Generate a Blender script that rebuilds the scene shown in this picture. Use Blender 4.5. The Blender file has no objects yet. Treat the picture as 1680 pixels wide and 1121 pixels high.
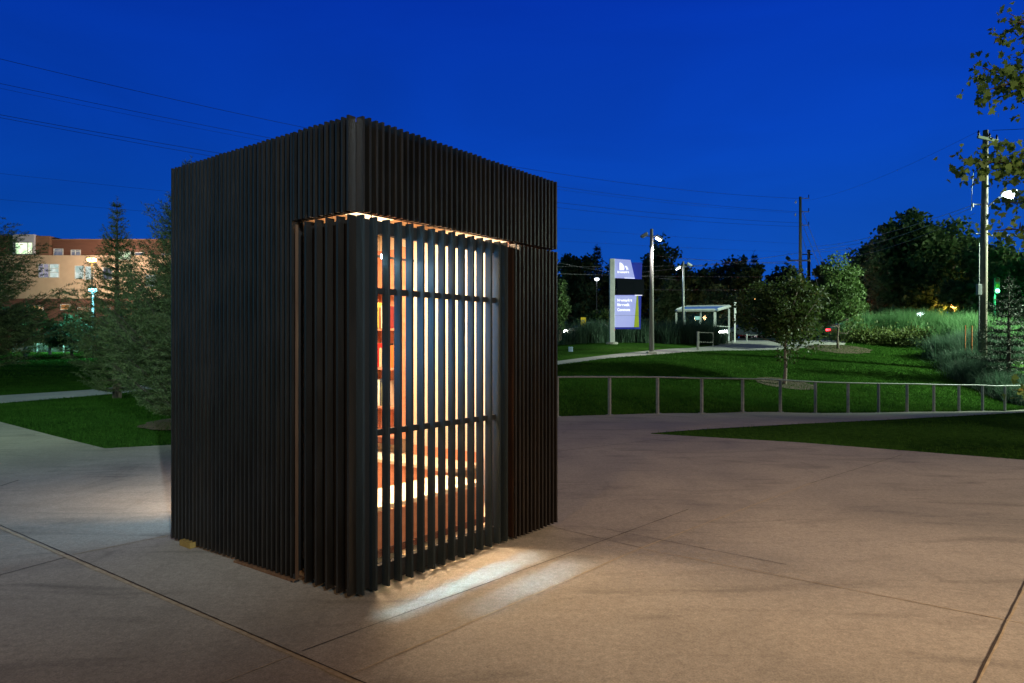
import bpy, bmesh, math, random
import numpy as np
from mathutils import Vector, Matrix
from mathutils.geometry import delaunay_2d_cdt

SC = bpy.context.scene
COL = SC.collection
F = 1131.0            # focal length in photograph pixels (1680 wide)
EYE = 1.615
PI = math.pi

def W(px, py, Y):
    """point in the place seen at photo pixel px, py when it stands Y metres away"""
    return Vector(((px - 840) * Y / F, Y, EYE + (565 - py) * Y / F))

# ------------------------------------------------------------------ helpers
class MB:
    def __init__(s): s.v = []; s.f = []
    def add(s, vs, fs):
        n = len(s.v); s.v += [tuple(v) for v in vs]; s.f += [tuple(i + n for i in f) for f in fs]; return s
    def box(s, x0, x1, y0, y1, z0, z1):
        vs = [(x, y, z) for z in (z0, z1) for y in (y0, y1) for x in (x0, x1)]
        return s.add(vs, [(0, 2, 3, 1), (4, 5, 7, 6), (0, 1, 5, 4), (2, 6, 7, 3), (0, 4, 6, 2), (1, 3, 7, 5)])
    def obox(s, c, size, rotz=0, roty=0, rotx=0):
        m = Matrix.Rotation(rotz, 3, 'Z') @ Matrix.Rotation(roty, 3, 'Y') @ Matrix.Rotation(rotx, 3, 'X')
        vs = [Vector(c) + m @ Vector((x * size[0] / 2, y * size[1] / 2, z * size[2] / 2)) for z in (-1, 1) for y in (-1, 1) for x in (-1, 1)]
        return s.add(vs, [(0, 2, 3, 1), (4, 5, 7, 6), (0, 1, 5, 4), (2, 6, 7, 3), (0, 4, 6, 2), (1, 3, 7, 5)])
    def tube(s, pts, rad, n=8, cap=True):
        pts = [Vector(p) for p in pts]
        if not hasattr(rad, '__len__'): rad = [rad] * len(pts)
        vs = []; fs = []
        for i, p in enumerate(pts):
            d = (pts[min(i + 1, len(pts) - 1)] - pts[max(i - 1, 0)]).normalized()
            a = d.cross(Vector((0, 0, 1)) if abs(d.z) < .95 else Vector((1, 0, 0))).normalized(); b = d.cross(a)
            for k in range(n):
                t = 2 * PI * k / n
                vs.append(p + (a * math.cos(t) + b * math.sin(t)) * rad[i])
        for i in range(len(pts) - 1):
            for k in range(n):
                fs.append((i * n + k, i * n + (k + 1) % n, (i + 1) * n + (k + 1) % n, (i + 1) * n + k))
        if cap:
            fs.append(tuple(range(n - 1, -1, -1))); m = (len(pts) - 1) * n; fs.append(tuple(range(m, m + n)))
        return s.add(vs, fs)
    def prism(s, poly, y0, y1, fr=None):
        """poly in x,z extruded along y"""
        n = len(poly)
        vs = [(x, y0, z) for x, z in poly] + [(x, y1, z) for x, z in poly]
        fs = [tuple(range(n)), tuple(range(2 * n - 1, n - 1, -1))] + [(i, i + n, (i + 1) % n + n, (i + 1) % n) for i in range(n)]
        return s.add(vs, fs)
    def lathe(s, prof, c=(0, 0, 0), n=12):
        vs = []; fs = []; m = len(prof)
        for r, z in prof:
            for k in range(n):
                t = 2 * PI * k / n; vs.append((c[0] + r * math.cos(t), c[1] + r * math.sin(t), c[2] + z))
        for i in range(m - 1):
            for k in range(n): fs.append((i * n + k, i * n + (k + 1) % n, (i + 1) * n + (k + 1) % n, (i + 1) * n + k))
        fs.append(tuple(range(n - 1, -1, -1))); fs.append(tuple(range((m - 1) * n, m * n)))
        return s.add(vs, fs)
    def build(s, name, mat, parent=None, bevel=0, smooth=False, loc=None):
        me = bpy.data.meshes.new(name); me.from_pydata(s.v, [], s.f)
        bm = bmesh.new(); bm.from_mesh(me); bmesh.ops.recalc_face_normals(bm, faces=bm.faces)
        if bevel: bmesh.ops.bevel(bm, geom=bm.edges[:], offset=bevel, segments=1, affect='EDGES', clamp_overlap=True)
        bm.to_mesh(me); bm.free()
        if smooth: me.shade_smooth()
        me.materials.append(mat)
        o = bpy.data.objects.new(name, me); COL.objects.link(o)
        if parent: o.parent = parent
        if loc is not None: o.location = loc
        return o

def npmesh(name, V, Fc, mat, parent=None, loc=None, smooth=False):
    """V (n,3) array, Fc (m,k) array of equal sized faces"""
    me = bpy.data.meshes.new(name)
    V = np.asarray(V, dtype=np.float32); Fc = np.asarray(Fc, dtype=np.int32); m, k = Fc.shape
    me.vertices.add(len(V)); me.vertices.foreach_set('co', V.ravel())
    me.loops.add(m * k); me.loops.foreach_set('vertex_index', Fc.ravel())
    me.polygons.add(m); me.polygons.foreach_set('loop_start', np.arange(0, m * k, k, dtype=np.int32))
    me.update(calc_edges=True); me.validate()
    if smooth: me.shade_smooth()
    me.materials.append(mat)
    o = bpy.data.objects.new(name, me); COL.objects.link(o)
    if parent: o.parent = parent
    if loc is not None: o.location = loc
    return o

def tag(o, label=None, cat=None, group=None, kind=None):
    if label: o['label'] = label
    if cat: o['category'] = cat
    if group: o['group'] = group
    if kind: o['kind'] = kind
    return o

def thing(name, label, cat, loc=(0, 0, 0), rotz=0, group=None):
    o = bpy.data.objects.new(name, None); COL.objects.link(o); o.empty_display_size = .2
    o.location = loc; o.rotation_euler = (0, 0, rotz)
    return tag(o, label, cat, group)

def dup(root, loc, rotz=None, label=None):
    r = root.copy(); COL.objects.link(r); r.location = loc
    if rotz is not None: r.rotation_euler = (0, 0, rotz)
    if label: r['label'] = label
    for ch in list(root.children):
        c = ch.copy(); COL.objects.link(c); c.parent = r
        for g in list(ch.children):
            d = g.copy(); COL.objects.link(d); d.parent = c
    return r

# ------------------------------------------------------------------ materials
def new_mat(name):
    m = bpy.data.materials.new(name); m.use_nodes = True; nt = m.node_tree
    for n in list(nt.nodes): nt.nodes.remove(n)
    out = nt.nodes.new('ShaderNodeOutputMaterial')
    return m, nt, out

def N(nt, t, **kw):
    n = nt.nodes.new(t)
    for k, v in kw.items(): setattr(n, k, v)
    return n

def surf(name, c1, c2=None, island=0, **kw):
    m = surf0(name, c1, c2, **kw)
    if island:
        nt = m.node_tree; p = [n for n in nt.nodes if n.type == 'BSDF_PRINCIPLED'][0]; src = p.inputs['Base Color'].links[0].from_socket
        g = N(nt, 'ShaderNodeNewGeometry'); mr = N(nt, 'ShaderNodeMapRange'); mr.inputs[3].default_value = 1 - island; mr.inputs[4].default_value = 1 + island; nt.links.new(g.outputs['Random Per Island'], mr.inputs[0])
        sc = N(nt, 'ShaderNodeVectorMath', operation='SCALE'); nt.links.new(src, sc.inputs[0]); nt.links.new(mr.outputs[0], sc.inputs['Scale']); nt.links.new(sc.outputs[0], p.inputs['Base Color'])
        r2 = N(nt, 'ShaderNodeMapRange'); r2.inputs[3].default_value = p.inputs['Roughness'].default_value - .08; r2.inputs[4].default_value = p.inputs['Roughness'].default_value + .12
        ns = N(nt, 'ShaderNodeTexNoise'); ns.inputs['Scale'].default_value = 3.1; nt.links.new(g.outputs['Position'], ns.inputs[0]); nt.links.new(ns.outputs[0], r2.inputs[0]); nt.links.new(r2.outputs[0], p.inputs['Roughness'])
    return m

def surf0(name, c1, c2=None, rough=.6, scale=8, metal=0, bump=0, bscale=60, stretch=(1, 1, 1), spec=.4, detail=5, emit=None, estr=0):
    m, nt, out = new_mat(name); L = nt.links.new
    p = N(nt, 'ShaderNodeBsdfPrincipled'); L(p.outputs[0], out.inputs[0])
    p.inputs['Roughness'].default_value = rough; p.inputs['Metallic'].default_value = metal
    p.inputs['Specular IOR Level'].default_value = spec
    tc = N(nt, 'ShaderNodeTexCoord'); mp = N(nt, 'ShaderNodeMapping'); mp.inputs['Scale'].default_value = stretch
    L(tc.outputs['Object'], mp.inputs[0])
    if c2 is None: c2 = tuple(x * .7 for x in c1)
    no = N(nt, 'ShaderNodeTexNoise'); no.inputs['Scale'].default_value = scale; no.inputs['Detail'].default_value = detail
    L(mp.outputs[0], no.inputs[0])
    r = N(nt, 'ShaderNodeValToRGB'); r.color_ramp.elements[0].position = .32; r.color_ramp.elements[1].position = .68
    r.color_ramp.elements[0].color = (*c2, 1); r.color_ramp.elements[1].color = (*c1, 1)
    L(no.outputs[0], r.inputs[0]); L(r.outputs[0], p.inputs['Base Color'])
    if emit: p.inputs['Emission Color'].default_value = (*emit, 1); p.inputs['Emission Strength'].default_value = estr
    if bump:
        nb = N(nt, 'ShaderNodeTexNoise'); nb.inputs['Scale'].default_value = bscale; nb.inputs['Detail'].default_value = 6
        L(mp.outputs[0], nb.inputs[0]); b = N(nt, 'ShaderNodeBump'); b.inputs['Strength'].default_value = bump; b.inputs['Distance'].default_value = .02
        L(nb.outputs[0], b.inputs['Height']); L(b.outputs[0], p.inputs['Normal'])
    return m

def glow(name, c, s):
    m, nt, out = new_mat(name); e = N(nt, 'ShaderNodeEmission'); e.inputs[0].default_value = (*c, 1); e.inputs[1].default_value = s
    nt.links.new(e.outputs[0], out.inputs[0]); return m

def leaf_mat(name, c1, c2, c3=None, trans=.35, nscale=.8, rough=.55, spec=.25):
    m, nt, out = new_mat(name); L = nt.links.new
    geo = N(nt, 'ShaderNodeNewGeometry')
    no = N(nt, 'ShaderNodeTexNoise'); no.inputs['Scale'].default_value = nscale; no.inputs['Detail'].default_value = 3
    L(geo.outputs['Position'], no.inputs[0])
    a = N(nt, 'ShaderNodeMath', operation='MULTIPLY_ADD'); a.inputs[1].default_value = .55; L(geo.outputs['Random Per Island'], a.inputs[0])
    mm = N(nt, 'ShaderNodeMath', operation='MULTIPLY_ADD'); mm.inputs[1].default_value = 1.1; mm.inputs[2].default_value = -.32
    L(no.outputs[0], mm.inputs[0]); L(mm.outputs[0], a.inputs[2])
    r = N(nt, 'ShaderNodeValToRGB'); e = r.color_ramp.elements
    e[0].position = .12; e[0].color = (*c2, 1); e[1].position = .8; e[1].color = (*c1, 1)
    if c3: x = r.color_ramp.elements.new(.97); x.color = (*c3, 1)
    L(a.outputs[0], r.inputs[0])
    p = N(nt, 'ShaderNodeBsdfPrincipled'); p.inputs['Roughness'].default_value = rough; p.inputs['Specular IOR Level'].default_value = spec
    t = N(nt, 'ShaderNodeBsdfTranslucent'); L(r.outputs[0], p.inputs['Base Color']); L(r.outputs[0], t.inputs[0])
    mx = N(nt, 'ShaderNodeMixShader'); mx.inputs[0].default_value = trans
    L(p.outputs[0], mx.inputs[1]); L(t.outputs[0], mx.inputs[2]); L(mx.outputs[0], out.inputs[0])
    return m

def glass_mat(name, tint=(.9, .95, 1), refl=.08):
    m, nt, out = new_mat(name); L = nt.links.new
    t = N(nt, 'ShaderNodeBsdfTransparent'); t.inputs[0].default_value = (*tint, 1)
    g = N(nt, 'ShaderNodeBsdfGlossy'); g.inputs['Roughness'].default_value = .02
    mx = N(nt, 'ShaderNodeMixShader'); mx.inputs[0].default_value = refl
    L(t.outputs[0], mx.inputs[1]); L(g.outputs[0], mx.inputs[2]); L(mx.outputs[0], out.inputs[0]); return m

def concrete_mat(name, c_lo, c_hi, stain=.5):
    """slab concrete: broad worn patches, dragged dark scuffs, fine sandy grain"""
    m, nt, out = new_mat(name); L = nt.links.new
    p = N(nt, 'ShaderNodeBsdfPrincipled'); L(p.outputs[0], out.inputs[0]); p.inputs['Specular IOR Level'].default_value = .3
    geo = N(nt, 'ShaderNodeNewGeometry')
    def noise(scale, detail=4, stretch=None, rot=0, dist=0):
        mp = N(nt, 'ShaderNodeMapping'); mp.inputs['Scale'].default_value = stretch or (1, 1, 1); mp.inputs['Rotation'].default_value = (0, 0, rot)
        L(geo.outputs['Position'], mp.inputs[0])
        n = N(nt, 'ShaderNodeTexNoise'); n.inputs['Scale'].default_value = scale; n.inputs['Detail'].default_value = detail
        n.inputs['Distortion'].default_value = dist; n.inputs['Roughness'].default_value = .62
        L(mp.outputs[0], n.inputs[0]); return n.outputs[0]
    def ramp(src, lo, hi, v0=0., v1=1.):
        r = N(nt, 'ShaderNodeMapRange'); r.inputs[1].default_value = lo; r.inputs[2].default_value = hi; r.inputs[3].default_value = v0; r.inputs[4].default_value = v1
        L(src, r.inputs[0]); return r.outputs[0]
    def mul(a, b):
        n = N(nt, 'ShaderNodeMath', operation='MULTIPLY'); L(a, n.inputs[0]); L(b, n.inputs[1]); return n.outputs[0]
    patch = ramp(noise(.55, 6, dist=.6), .3, .7)
    mix = N(nt, 'ShaderNodeMix', data_type='RGBA'); mix.inputs[6].default_value = (*c_lo, 1); mix.inputs[7].default_value = (*c_hi, 1); L(patch, mix.inputs[0])
    scuff = ramp(noise(1.7, 7, (.35, 1.5, 1), -.5, 1.2), .53, .72, 1, 1 - stain)
    scuff2 = ramp(noise(1.1, 8, (1.6, .35, 1), .25, 1.6), .6, .76, 1, 1 - stain * .8)
    blot = ramp(noise(5.5, 6, (.7, 1.3, 1), .6), .62, .78, 1, 1 - stain * .6)
    grain = ramp(noise(110, 3), .3, .72, .72, 1.22)
    grain2 = ramp(noise(30, 4), .3, .7, .84, 1.12)
    f = mul(mul(mul(scuff, scuff2), mul(grain, grain2)), blot)
    sc = N(nt, 'ShaderNodeVectorMath', operation='SCALE'); L(mix.outputs[2], sc.inputs[0]); L(f, sc.inputs['Scale'])
    L(sc.outputs[0], p.inputs['Base Color'])
    L(ramp(patch, 0, 1, .75, .92), p.inputs['Roughness'])
    b = N(nt, 'ShaderNodeBump'); b.inputs['Strength'].default_value = .35; b.inputs['Distance'].default_value = .006
    L(noise(120, 4), b.inputs['Height']); L(b.outputs[0], p.inputs['Normal'])
    return m

def lawn_mat():
    m, nt, out = new_mat('lawn turf'); L = nt.links.new
    p = N(nt, 'ShaderNodeBsdfPrincipled'); L(p.outputs[0], out.inputs[0]); p.inputs['Roughness'].default_value = 1; p.inputs['Specular IOR Level'].default_value = 0
    geo = N(nt, 'ShaderNodeNewGeometry')
    a = N(nt, 'ShaderNodeTexNoise'); a.inputs['Scale'].default_value = .35; a.inputs['Detail'].default_value = 5; L(geo.outputs['Position'], a.inputs[0])
    mp = N(nt, 'ShaderNodeMapping'); mp.inputs['Scale'].default_value = (1, .45, 1); L(geo.outputs['Position'], mp.inputs[0])
    b = N(nt, 'ShaderNodeTexNoise'); b.inputs['Scale'].default_value = 14; b.inputs['Detail'].default_value = 5; L(mp.outputs[0], b.inputs[0])
    ad = N(nt, 'ShaderNodeMath', operation='ADD'); L(a.outputs[0], ad.inputs[0]); L(b.outputs[0], ad.inputs[1])
    r = N(nt, 'ShaderNodeValToRGB'); e = r.color_ramp.elements
    e[0].position = .36; e[0].color = (.016, .045, .008, 1); e[1].position = .64; e[1].color = (.05, .125, .02, 1)
    h = N(nt, 'ShaderNodeMath', operation='MULTIPLY'); h.inputs[1].default_value = .5; L(ad.outputs[0], h.inputs[0]); L(h.outputs[0], r.inputs[0])
    L(r.outputs[0], p.inputs['Base Color'])
    bu = N(nt, 'ShaderNodeBump'); bu.inputs['Strength'].default_value = .8; bu.inputs['Distance'].default_value = .05; L(b.outputs[0], bu.inputs['Height']); L(bu.outputs[0], p.inputs['Normal'])
    return m

M = {}
M['slat'] = surf('charcoal slat wood', (.0105, .0072, .0046), (.005, .0035, .0024), rough=.36, scale=6, stretch=(6, 6, .5), spec=.75, island=.4, bump=.15, bscale=40)
M['slat_back'] = surf('charcoal backing board', (.008, .0065, .0055), (.005, .004, .0035), rough=.8, scale=5)
M['door_slat'] = surf('matte charcoal door slat', (.020, .027, .030), (.014, .019, .021), rough=.75, scale=6, stretch=(6, 6, .5), spec=.12, island=.12)
M['reveal'] = surf('oiled brown door reveal', (.028, .011, .005), (.014, .006, .003), rough=.5, scale=5, stretch=(5, 5, .6))
M['copper'] = surf('cedar edge trim', (.10, .055, .03), (.06, .03, .016), rough=.5, scale=6, stretch=(5, 5, .5))
M['ply'] = surf('pale birch plywood', (.64, .52, .37), (.58, .46, .32), rough=.55, scale=3, stretch=(8, 8, .7))
M['redwood'] = surf('warm reddish plywood', (.52, .22, .12), (.42, .16, .08), rough=.5, scale=4, stretch=(1, 1, 6))
M['redwood_dark'] = surf('dark stained trim', (.12, .035, .018), (.07, .02, .01), rough=.5, scale=5)
M['seat'] = surf('pale lacquered seat board', (.68, .55, .38), (.62, .49, .33), rough=.45, scale=3, stretch=(1, 7, 1))
M['steel_dark'] = surf('blackened steel', (.02, .02, .021), (.012, .012, .013), rough=.45, metal=.6, scale=12)
M['galv'] = surf('galvanised steel', (.30, .31, .33), (.2, .21, .23), rough=.5, metal=.3, scale=14)
M['pole_grey'] = surf('weathered grey pole paint', (.24, .23, .24), (.16, .155, .16), rough=.6, scale=4, stretch=(4, 4, .4))
M['pole_conc'] = surf('weathered timber pole', (.30, .25, .21), (.17, .14, .12), rough=.85, scale=5, stretch=(8, 8, .3), bump=.3, bscale=14)
M['pole_wood'] = surf('old wood pole', (.24, .27, .20), (.15, .17, .13), rough=.85, scale=5, stretch=(8, 8, .3))
M['white_metal'] = surf('white powder coat', (.62, .64, .66), (.5, .52, .55), rough=.4, scale=5)
M['alu'] = surf('brushed aluminium frame', (.6, .63, .64), (.5, .53, .54), rough=.4, metal=0, scale=9)
M['blue_panel'] = surf('royal blue panel', (.01, .03, .34), (.008, .022, .26), rough=.45, scale=2, emit=(.01, .03, .5), estr=.25)
M['sign_white'] = surf('sign white panel', (.42, .42, .55), (.36, .36, .5), rough=.4, scale=1.5, emit=(.30, .34, .95), estr=.58)
M['sign_green'] = surf('lime stripe panel', (.45, .5, .03), (.36, .42, .02), rough=.45, scale=3, emit=(.4, .5, .02), estr=.12)
M['screen'] = surf('unlit display screen', (.004, .007, .014), (.003, .005, .010), rough=.75, scale=30, spec=.1)
M['letter_glow'] = glow('lit white lettering', (.82, .86, 1), 1.6)
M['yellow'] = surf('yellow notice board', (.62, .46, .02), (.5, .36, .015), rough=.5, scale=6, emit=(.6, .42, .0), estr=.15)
M['black_mark'] = surf('black print', (.02, .02, .01), rough=.6)
M['grey_mark'] = surf('grey print', (.35, .34, .25), rough=.6)
M['bark'] = surf('tree bark', (.13, .10, .085), (.06, .045, .038), rough=.9, scale=10, stretch=(3, 3, .6), bump=.5, bscale=25)
M['bark_pale'] = surf('young smooth bark', (.25, .20, .18), (.15, .12, .11), rough=.85, scale=10, stretch=(3, 3, .6))
M['mulch'] = surf('brown bark mulch', (.12, .075, .055), (.05, .03, .022), rough=.95, scale=22, bump=1, bscale=40)
M['leaf_young'] = leaf_mat('young tree leaf', (.075, .115, .03), (.028, .05, .014), (.16, .12, .04), nscale=1.3)
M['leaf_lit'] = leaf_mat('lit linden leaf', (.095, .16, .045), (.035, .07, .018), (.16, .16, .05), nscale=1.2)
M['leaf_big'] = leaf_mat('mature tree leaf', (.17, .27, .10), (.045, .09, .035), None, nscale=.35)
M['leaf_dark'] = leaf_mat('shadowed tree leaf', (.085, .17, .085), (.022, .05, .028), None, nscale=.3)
M['leaf_maple'] = leaf_mat('maple leaf', (.19, .32, .075), (.07, .14, .04), (.30, .25, .07), trans=.5, nscale=2.2)
M['needle'] = leaf_mat('spruce needle', (.15, .20, .085), (.045, .075, .034), (.20, .22, .10), trans=.25, nscale=2.0)
M['needle_far'] = leaf_mat('distant spruce needle', (.03, .05, .03), (.01, .018, .012), None, trans=.15, nscale=1.0)
M['juniper'] = leaf_mat('juniper sprig', (.10, .13, .03), (.03, .05, .012), None, trans=.2, nscale=2)
M['plume'] = leaf_mat('ornamental grass blade', (.18, .36, .15), (.065, .16, .06), (.28, .42, .20), trans=.4, nscale=1.2)
M['plume_dark'] = leaf_mat('dark grass blade', (.075, .14, .09), (.03, .06, .04), (.12, .19, .13), trans=.4, nscale=1.2)
M['blade'] = leaf_mat('lawn grass blade', (.04, .11, .015), (.014, .045, .007), (.07, .115, .02), trans=.35, nscale=.9, rough=.9, spec=.03)
M['concrete'] = concrete_mat('plaza concrete', (.25, .225, .185), (.39, .35, .295), .36)
M['path'] = concrete_mat('path concrete', (.30, .29, .28), (.42, .40, .38), .25)
M['asphalt'] = surf('road asphalt', (.06, .06, .062), (.04, .04, .042), rough=.85, scale=3, bump=.3, bscale=80)
M['joint_dark'] = surf('joint filler', (.06, .045, .03), (.03, .022, .016), rough=.9, scale=30)
M['joint_pale'] = surf('sandy joint edge', (.44, .36, .25), (.30, .24, .16), rough=.9, scale=25)
M['lawn'] = lawn_mat()
M['glass'] = glass_mat('clear glazing', (.93, .96, .97), .05)
M['glass_dark'] = surf('dark car glass', (.01, .012, .016), rough=.08, spec=.6)
M['wire'] = surf('dark power cable', (.02, .035, .07), rough=.6)
M['wire_lit'] = surf('lamplit overhead cable', (.30, .33, .34), (.2, .22, .24), rough=.5, scale=.6)  # lit copy of the cable, lamplight put into a paler colour
M['rubber'] = surf('black rubber', (.015, .015, .016), rough=.8)
M['stud_wood'] = surf('raw lumber', (.30, .20, .05), (.22, .14, .035), rough=.8, scale=6, stretch=(1, 6, 6))
M['wet_board'] = surf('old plank', (.20, .11, .055), (.10, .05, .025), rough=.8, scale=6, stretch=(1, 6, 6))

# ------------------------------------------------------------------ terrain
A0 = Vector((2.25, 15.9)); A1 = Vector((17.3, 24.2))
def rail_pt(t): return A0 + (A1 - A0) * t
def rail_z(t): return -.03 - .73 * t if t > 0 else -.03 * (1 + t) if t > -1 else 0
ctrl = []
for x in range(-30, 31, 5):
    for y in range(-15, 13, 4): ctrl.append((x, y, 0.))
for x in range(-60, -4, 8):
    for y in (16, 22, 30, 40, 52): ctrl.append((x, y, 0.))
    ctrl.append((x, 76, .75)); ctrl.append((x, 95, .9))
for x in range(-5, 3, 3): ctrl.append((x, 14.0, 0))
for t in (0, .2, .4, .6, .8, 1, 1.25, 1.6):
    p = rail_pt(t); ctrl.append((p.x, p.y, rail_z(t)))
    q = p + Vector((.483, -.876)) * 2.2; ctrl.append((q.x, q.y, rail_z(t) * .62))
for px, py, Y in [(1000, 668, 17.3), (1150, 664, 18.6), (930, 640, 19.5), (1000, 630, 22), (1100, 602, 27), (1287, 632, 27), (1180, 640, 24), (1400, 640, 26),
                  (930, 596, 28.5), (1069, 581, 33), (1000, 588, 30.5), (1160, 574, 37), (1250, 572, 39), (1003, 564, 38), (930, 573, 36), (1375, 572, 38), (1190, 560, 48), (1320, 560, 48),
                  (1300, 590, 33), (1400, 600, 32), (1400, 562, 41), (1470, 568, 40), (1530, 576, 37), (1545, 600, 33), (1600, 640, 28.5), (1680, 672, 27.5), (1480, 620, 30), (1400, 583, 36),
                  (1620, 556, 36), (1680, 560, 37), (1760, 600, 34), (1800, 680, 30)]:
    v = W(px, py, Y); ctrl.append((v.x, v.y, v.z))
for x in range(-5, 50, 9):
    for y, z in ((56, 2.0), (70, 2.05), (90, 2.2)): ctrl.append((x, y, z))
for a in range(0, 360, 20):
    ctrl.append((260 * math.cos(math.radians(a)), 260 * math.sin(math.radians(a)), 1.2 if 20 < a < 160 else 0.))
ctrl = np.array(ctrl); CX = ctrl[:, :2] / 20.
def tps(d2): return np.where(d2 > 1e-12, .5 * d2 * np.log(np.maximum(d2, 1e-12)), 0.)
def fit():
    n = len(CX); d2 = ((CX[:, None] - CX[None]) ** 2).sum(-1)
    K = tps(d2) + np.eye(n) * 2e-3; P = np.c_[np.ones(n), CX]
    A = np.zeros((n + 3, n + 3)); A[:n, :n] = K; A[:n, n:] = P; A[n:, :n] = P.T
    return np.linalg.solve(A, np.r_[ctrl[:, 2], 0, 0, 0])
TW = fit()
def H(xy):
    q = np.atleast_2d(np.asarray(xy, dtype=float)) / 20.
    out = np.empty(len(q))
    for i in range(0, len(q), 4000):
        c = q[i:i + 4000]; d2 = ((c[:, None] - CX[None]) ** 2).sum(-1)
        out[i:i + 4000] = tps(d2) @ TW[:len(CX)] + TW[-3] + c @ TW[-2:]
    # the plaza in front is dead flat
    w = np.clip((12.5 - q[:, 1] * 20) / 2.5, 0, 1); w = w * w * (3 - 2 * w)
    far = np.clip((np.hypot(q[:, 0], q[:, 1]) * 20 - 150) / 120, 0, 1)
    return out * (1 - w) * (1 - far) + far * 1.0
def h(x, y): return float(H([(x, y)])[0])
def G(px, Y):
    """ground point under photo column px, Y metres away"""
    x = (px - 840) * Y / F; return Vector((x, Y, h(x, Y)))

xs = np.r_[np.linspace(-600, -80, 10), np.arange(-70, -20, 4), np.arange(-20, 34, .8), np.arange(34, 80, 4), np.linspace(85, 600, 10)]
ys = np.r_[np.linspace(-500, -40, 8), np.arange(-35, 6, 3), np.arange(6, 44, .7), np.arange(44, 100, 3), np.linspace(105, 900, 14)]
gx, gy = np.meshgrid(xs, ys); P2 = np.c_[gx.ravel(), gy.ravel()]
nx, ny = len(xs), len(ys)
idx = np.arange(nx * ny).reshape(ny, nx)
fc = np.stack([idx[:-1, :-1].ravel(), idx[:-1, 1:].ravel(), idx[1:, 1:].ravel(), idx[1:, :-1].ravel()], 1)
ground = npmesh('ground', np.c_[P2, H(P2)], fc, M['lawn'], smooth=True); tag(ground, kind='structure')

def sheet(name, poly, mat, off, step=.8, side=0):
    """polygon draped on the terrain, off metres above it"""
    poly = [Vector(p) for p in poly]; ring = []
    for i, p in enumerate(poly):
        q = poly[(i + 1) % len(poly)]; n = max(1, int((q - p).length / step))
        ring += [p + (q - p) * k / n for k in range(n)]
    nring = len(ring)
    x0 = min(p.x for p in poly); x1 = max(p.x for p in poly); y0 = min(p.y for p in poly); y1 = max(p.y for p in poly)
    pts = list(ring)
    for x in np.arange(x0 + step / 2, x1, step):
        for y in np.arange(y0 + step / 2, y1, step): pts.append(Vector((x, y)))
    vs, es, fs, *_ = delaunay_2d_cdt(pts, [], [list(range(nring))], 1, 1e-5)
    xy = np.array([(v.x, v.y) for v in vs]); z = H(xy) + off
    me = bpy.data.meshes.new(name); me.from_pydata(np.c_[xy, z].tolist(), [], [tuple(f) for f in fs])
    bm = bmesh.new(); bm.from_mesh(me)
    for f in bm.faces:
        if f.normal.z < 0: f.normal_flip()
    if side:
        be = [e for e in bm.edges if e.is_boundary]
        ex = bmesh.ops.extrude_edge_only(bm, edges=be)
        for v in ex['geom']:
            if isinstance(v, bmesh.types.BMVert): v.co.z -= side
    bm.to_mesh(me); bm.free(); me.shade_smooth() if not side else None
    me.materials.append(mat); o = bpy.data.objects.new(name, me); COL.objects.link(o); return o

R = lambda t: rail_pt(t)
lawn_tip = [(2.5, 12.35), (4.65, 11.3), (7.1, 9.56), (11.5, 6.8), (30, -4.7)]
lawn_top = [(2.5, 12.45), (5.9, 14.4), (9.2, 16.1), (13.7, 18.6), (20, 22.3), (32, 29.0)]
plaza_poly = [(-34, -12), (34, -12), (34, -6.9)] + lawn_tip[::-1] + lawn_top + [R(1.95), R(1.4), R(1), R(.75), R(.5), R(.25), R(0), R(-.2), (-2.6, 13.0), (-5.48, 11.0), (-6.27, 10.62), (-10.6, 14.27), (-24, 25.5), (-34, 34)]
plaza = sheet('plaza', plaza_poly, M['concrete'], .012, 1.0); tag(plaza, kind='structure')
pa = [(-19.5, 14.5), (-14.0, 18.8), (-12.9, 22.8), (-12.6, 30), (-13.5, 44), (-15.6, 44), (-14.9, 30), (-15.2, 24.6), (-16.4, 21.4), (-21.5, 17)]
tag(sheet('path', pa, M['path'], .015, .9), kind='structure')
def gp(px, Y): return ((px - 840) * Y / F, Y)
pb = [gp(560, 24.6), gp(760, 26), gp(917, 27.6), gp(1000, 30.2), gp(1069, 32.4), gp(1130, 34.6), gp(1190, 36.6), gp(1250, 37.6), gp(1330, 38.6), gp(1385, 39.6), gp(1400, 47), gp(1400, 52.5), gp(1160, 52.5), gp(1165, 45), gp(1180, 41), gp(1130, 37.2), gp(1069, 34.6), gp(1000, 32.2), gp(917, 29.6), gp(760, 27.6), gp(560, 26)]
tag(sheet('path', pb, M['path'], .018, .7), kind='structure')
road = sheet('road', [(-13, 55.95), (80, 57.5), (80, 72), (-13, 70.45)], M['asphalt'], .02, 3); tag(road, kind='structure')
kerb = MB()
for k in range(40):
    x0 = -12 + k * 2; 
    z = h(x0 + 1, 55.6)
    kerb.box(x0, x0 + 1.99, 55.5 + (x0 + 40) / 60, 55.75 + (x0 + 40) / 60, z - .1, z + .13)
tag(kerb.build('kerb', M['path']), kind='structure')

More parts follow.
